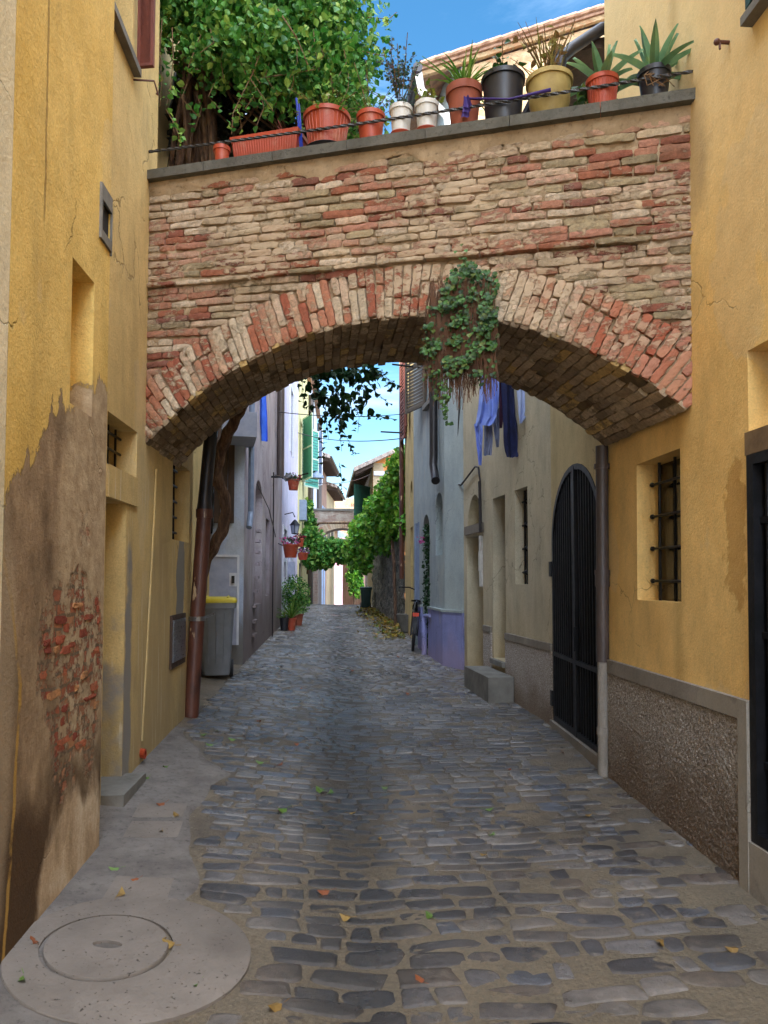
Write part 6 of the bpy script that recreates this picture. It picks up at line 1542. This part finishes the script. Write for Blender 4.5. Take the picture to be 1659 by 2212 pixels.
for k,x,y,s in spots:
    nm,mt=kinds[k];p=gp(x,y)
    if k not in src:
        o=obj('fallen_leaf',leafmesh(mt),mt,None,label='%s fallen leaf lying on the paving of the lane'%nm,cat='leaf',group='%s fallen leaves on the lane'%nm);src[k]=o
    else: o=src[k].copy();COL.objects.link(o)
    o.location=p+Vector((0,0,.004));o.rotation_euler=(U(-.1,.1),U(-.1,.1),U(0,6.28));o.scale=(s,s*U(.9,1.2),s)
# ------------------------------------------------------------------ light, sky, camera
SUN_AZ=Vector((-.80,-.60,0)).normalized();EL=math.radians(42)
sd=Vector((SUN_AZ.x*math.cos(EL),SUN_AZ.y*math.cos(EL),math.sin(EL)))
L=bpy.data.lights.new('sun','SUN');L.energy=3.6;L.angle=math.radians(.5);L.color=(1,.93,.82);lo=bpy.data.objects.new('sun',L);COL.objects.link(lo)
lo.rotation_euler=sd.to_track_quat('Z','Y').to_euler();lo.location=(-5,-5,20)
w=bpy.data.worlds.new('World');sc.world=w;w.use_nodes=True;nt=w.node_tree;nt.nodes.clear()
N=lambda t:nt.nodes.new(t);K=nt.links.new
sky=N('ShaderNodeTexSky');sky.sky_type='NISHITA';sky.sun_disc=False;sky.sun_elevation=EL;sky.sun_rotation=math.atan2(sd.x,sd.y);sky.air_density=1.;sky.dust_density=.4;sky.ozone_density=2.
tc=N('ShaderNodeTexCoord');hs=N('ShaderNodeHueSaturation');hs.inputs['Saturation'].default_value=1.28;hs.inputs['Value'].default_value=.85;hs.inputs['Hue'].default_value=.49;K(sky.outputs[0],hs.inputs['Color'])
mp=N('ShaderNodeVectorMath');mp.operation='MULTIPLY';mp.inputs[1].default_value=(2.,2.,5.);K(tc.outputs['Generated'],mp.inputs[0])
no=N('ShaderNodeTexNoise');no.inputs['Scale'].default_value=1.6;no.inputs['Detail'].default_value=8;no.inputs['Roughness'].default_value=.6;K(mp.outputs[0],no.inputs['Vector'])
dt=N('ShaderNodeVectorMath');dt.operation='DOT_PRODUCT';bd=Vector((-.15,-.72,.68)).normalized();dt.inputs[1].default_value=bd;K(tc.outputs['Generated'],dt.inputs[0])
ad=N('ShaderNodeMath');ad.operation='MULTIPLY_ADD';ad.inputs[1].default_value=.34;K(dt.outputs['Value'],ad.inputs[0]);K(no.outputs['Fac'],ad.inputs[2])
mr=N('ShaderNodeMapRange');mr.interpolation_type='SMOOTHSTEP';mr.inputs['From Min'].default_value=.52;mr.inputs['From Max'].default_value=.78;K(ad.outputs[0],mr.inputs['Value'])
mx=N('ShaderNodeMix');mx.data_type='RGBA';K(mr.outputs[0],mx.inputs[0]);K(hs.outputs[0],mx.inputs[6]);mx.inputs[7].default_value=(19,21.5,25.5,1)  # bright white added to the sky behind and above the camera as fill light
bg=N('ShaderNodeBackground');bg.inputs[1].default_value=.1;
n2=N('ShaderNodeTexNoise');n2.inputs['Scale'].default_value=2.3;n2.inputs['Detail'].default_value=9;n2.inputs['Roughness'].default_value=.62;n2.inputs['Distortion'].default_value=.6
m2_=N('ShaderNodeVectorMath');m2_.operation='MULTIPLY';m2_.inputs[1].default_value=(1.,1.,3.2);K(tc.outputs['Generated'],m2_.inputs[0]);K(m2_.outputs[0],n2.inputs['Vector'])
r2_=N('ShaderNodeMapRange');r2_.interpolation_type='SMOOTHSTEP';r2_.inputs['From Min'].default_value=.47;r2_.inputs['From Max'].default_value=.78;K(n2.outputs['Fac'],r2_.inputs['Value'])
x2=N('ShaderNodeMix');x2.data_type='RGBA';K(r2_.outputs[0],x2.inputs[0]);K(mx.outputs[2],x2.inputs[6]);x2.inputs[7].default_value=(3.2,4.4,6.2,1)
K(x2.outputs[2],bg.inputs[0]);ou=N('ShaderNodeOutputWorld');K(bg.outputs[0],ou.inputs[0])
cd=bpy.data.cameras.new('camera');co=bpy.data.objects.new('camera',cd);COL.objects.link(co);sc.camera=co
co.location=CAM;co.rotation_euler=(math.pi/2+TH,0,-PSI);cd.sensor_fit='VERTICAL';cd.sensor_height=36;cd.lens=F/2212*36;cd.shift_y=(CY-1106)/2212;cd.clip_end=600;cd.clip_start=.05
sc.view_settings.view_transform='Standard';sc.view_settings.look='None';sc.view_settings.exposure=1.93;sc.view_settings.gamma=1
sc.cycles.max_bounces=8;sc.cycles.diffuse_bounces=5
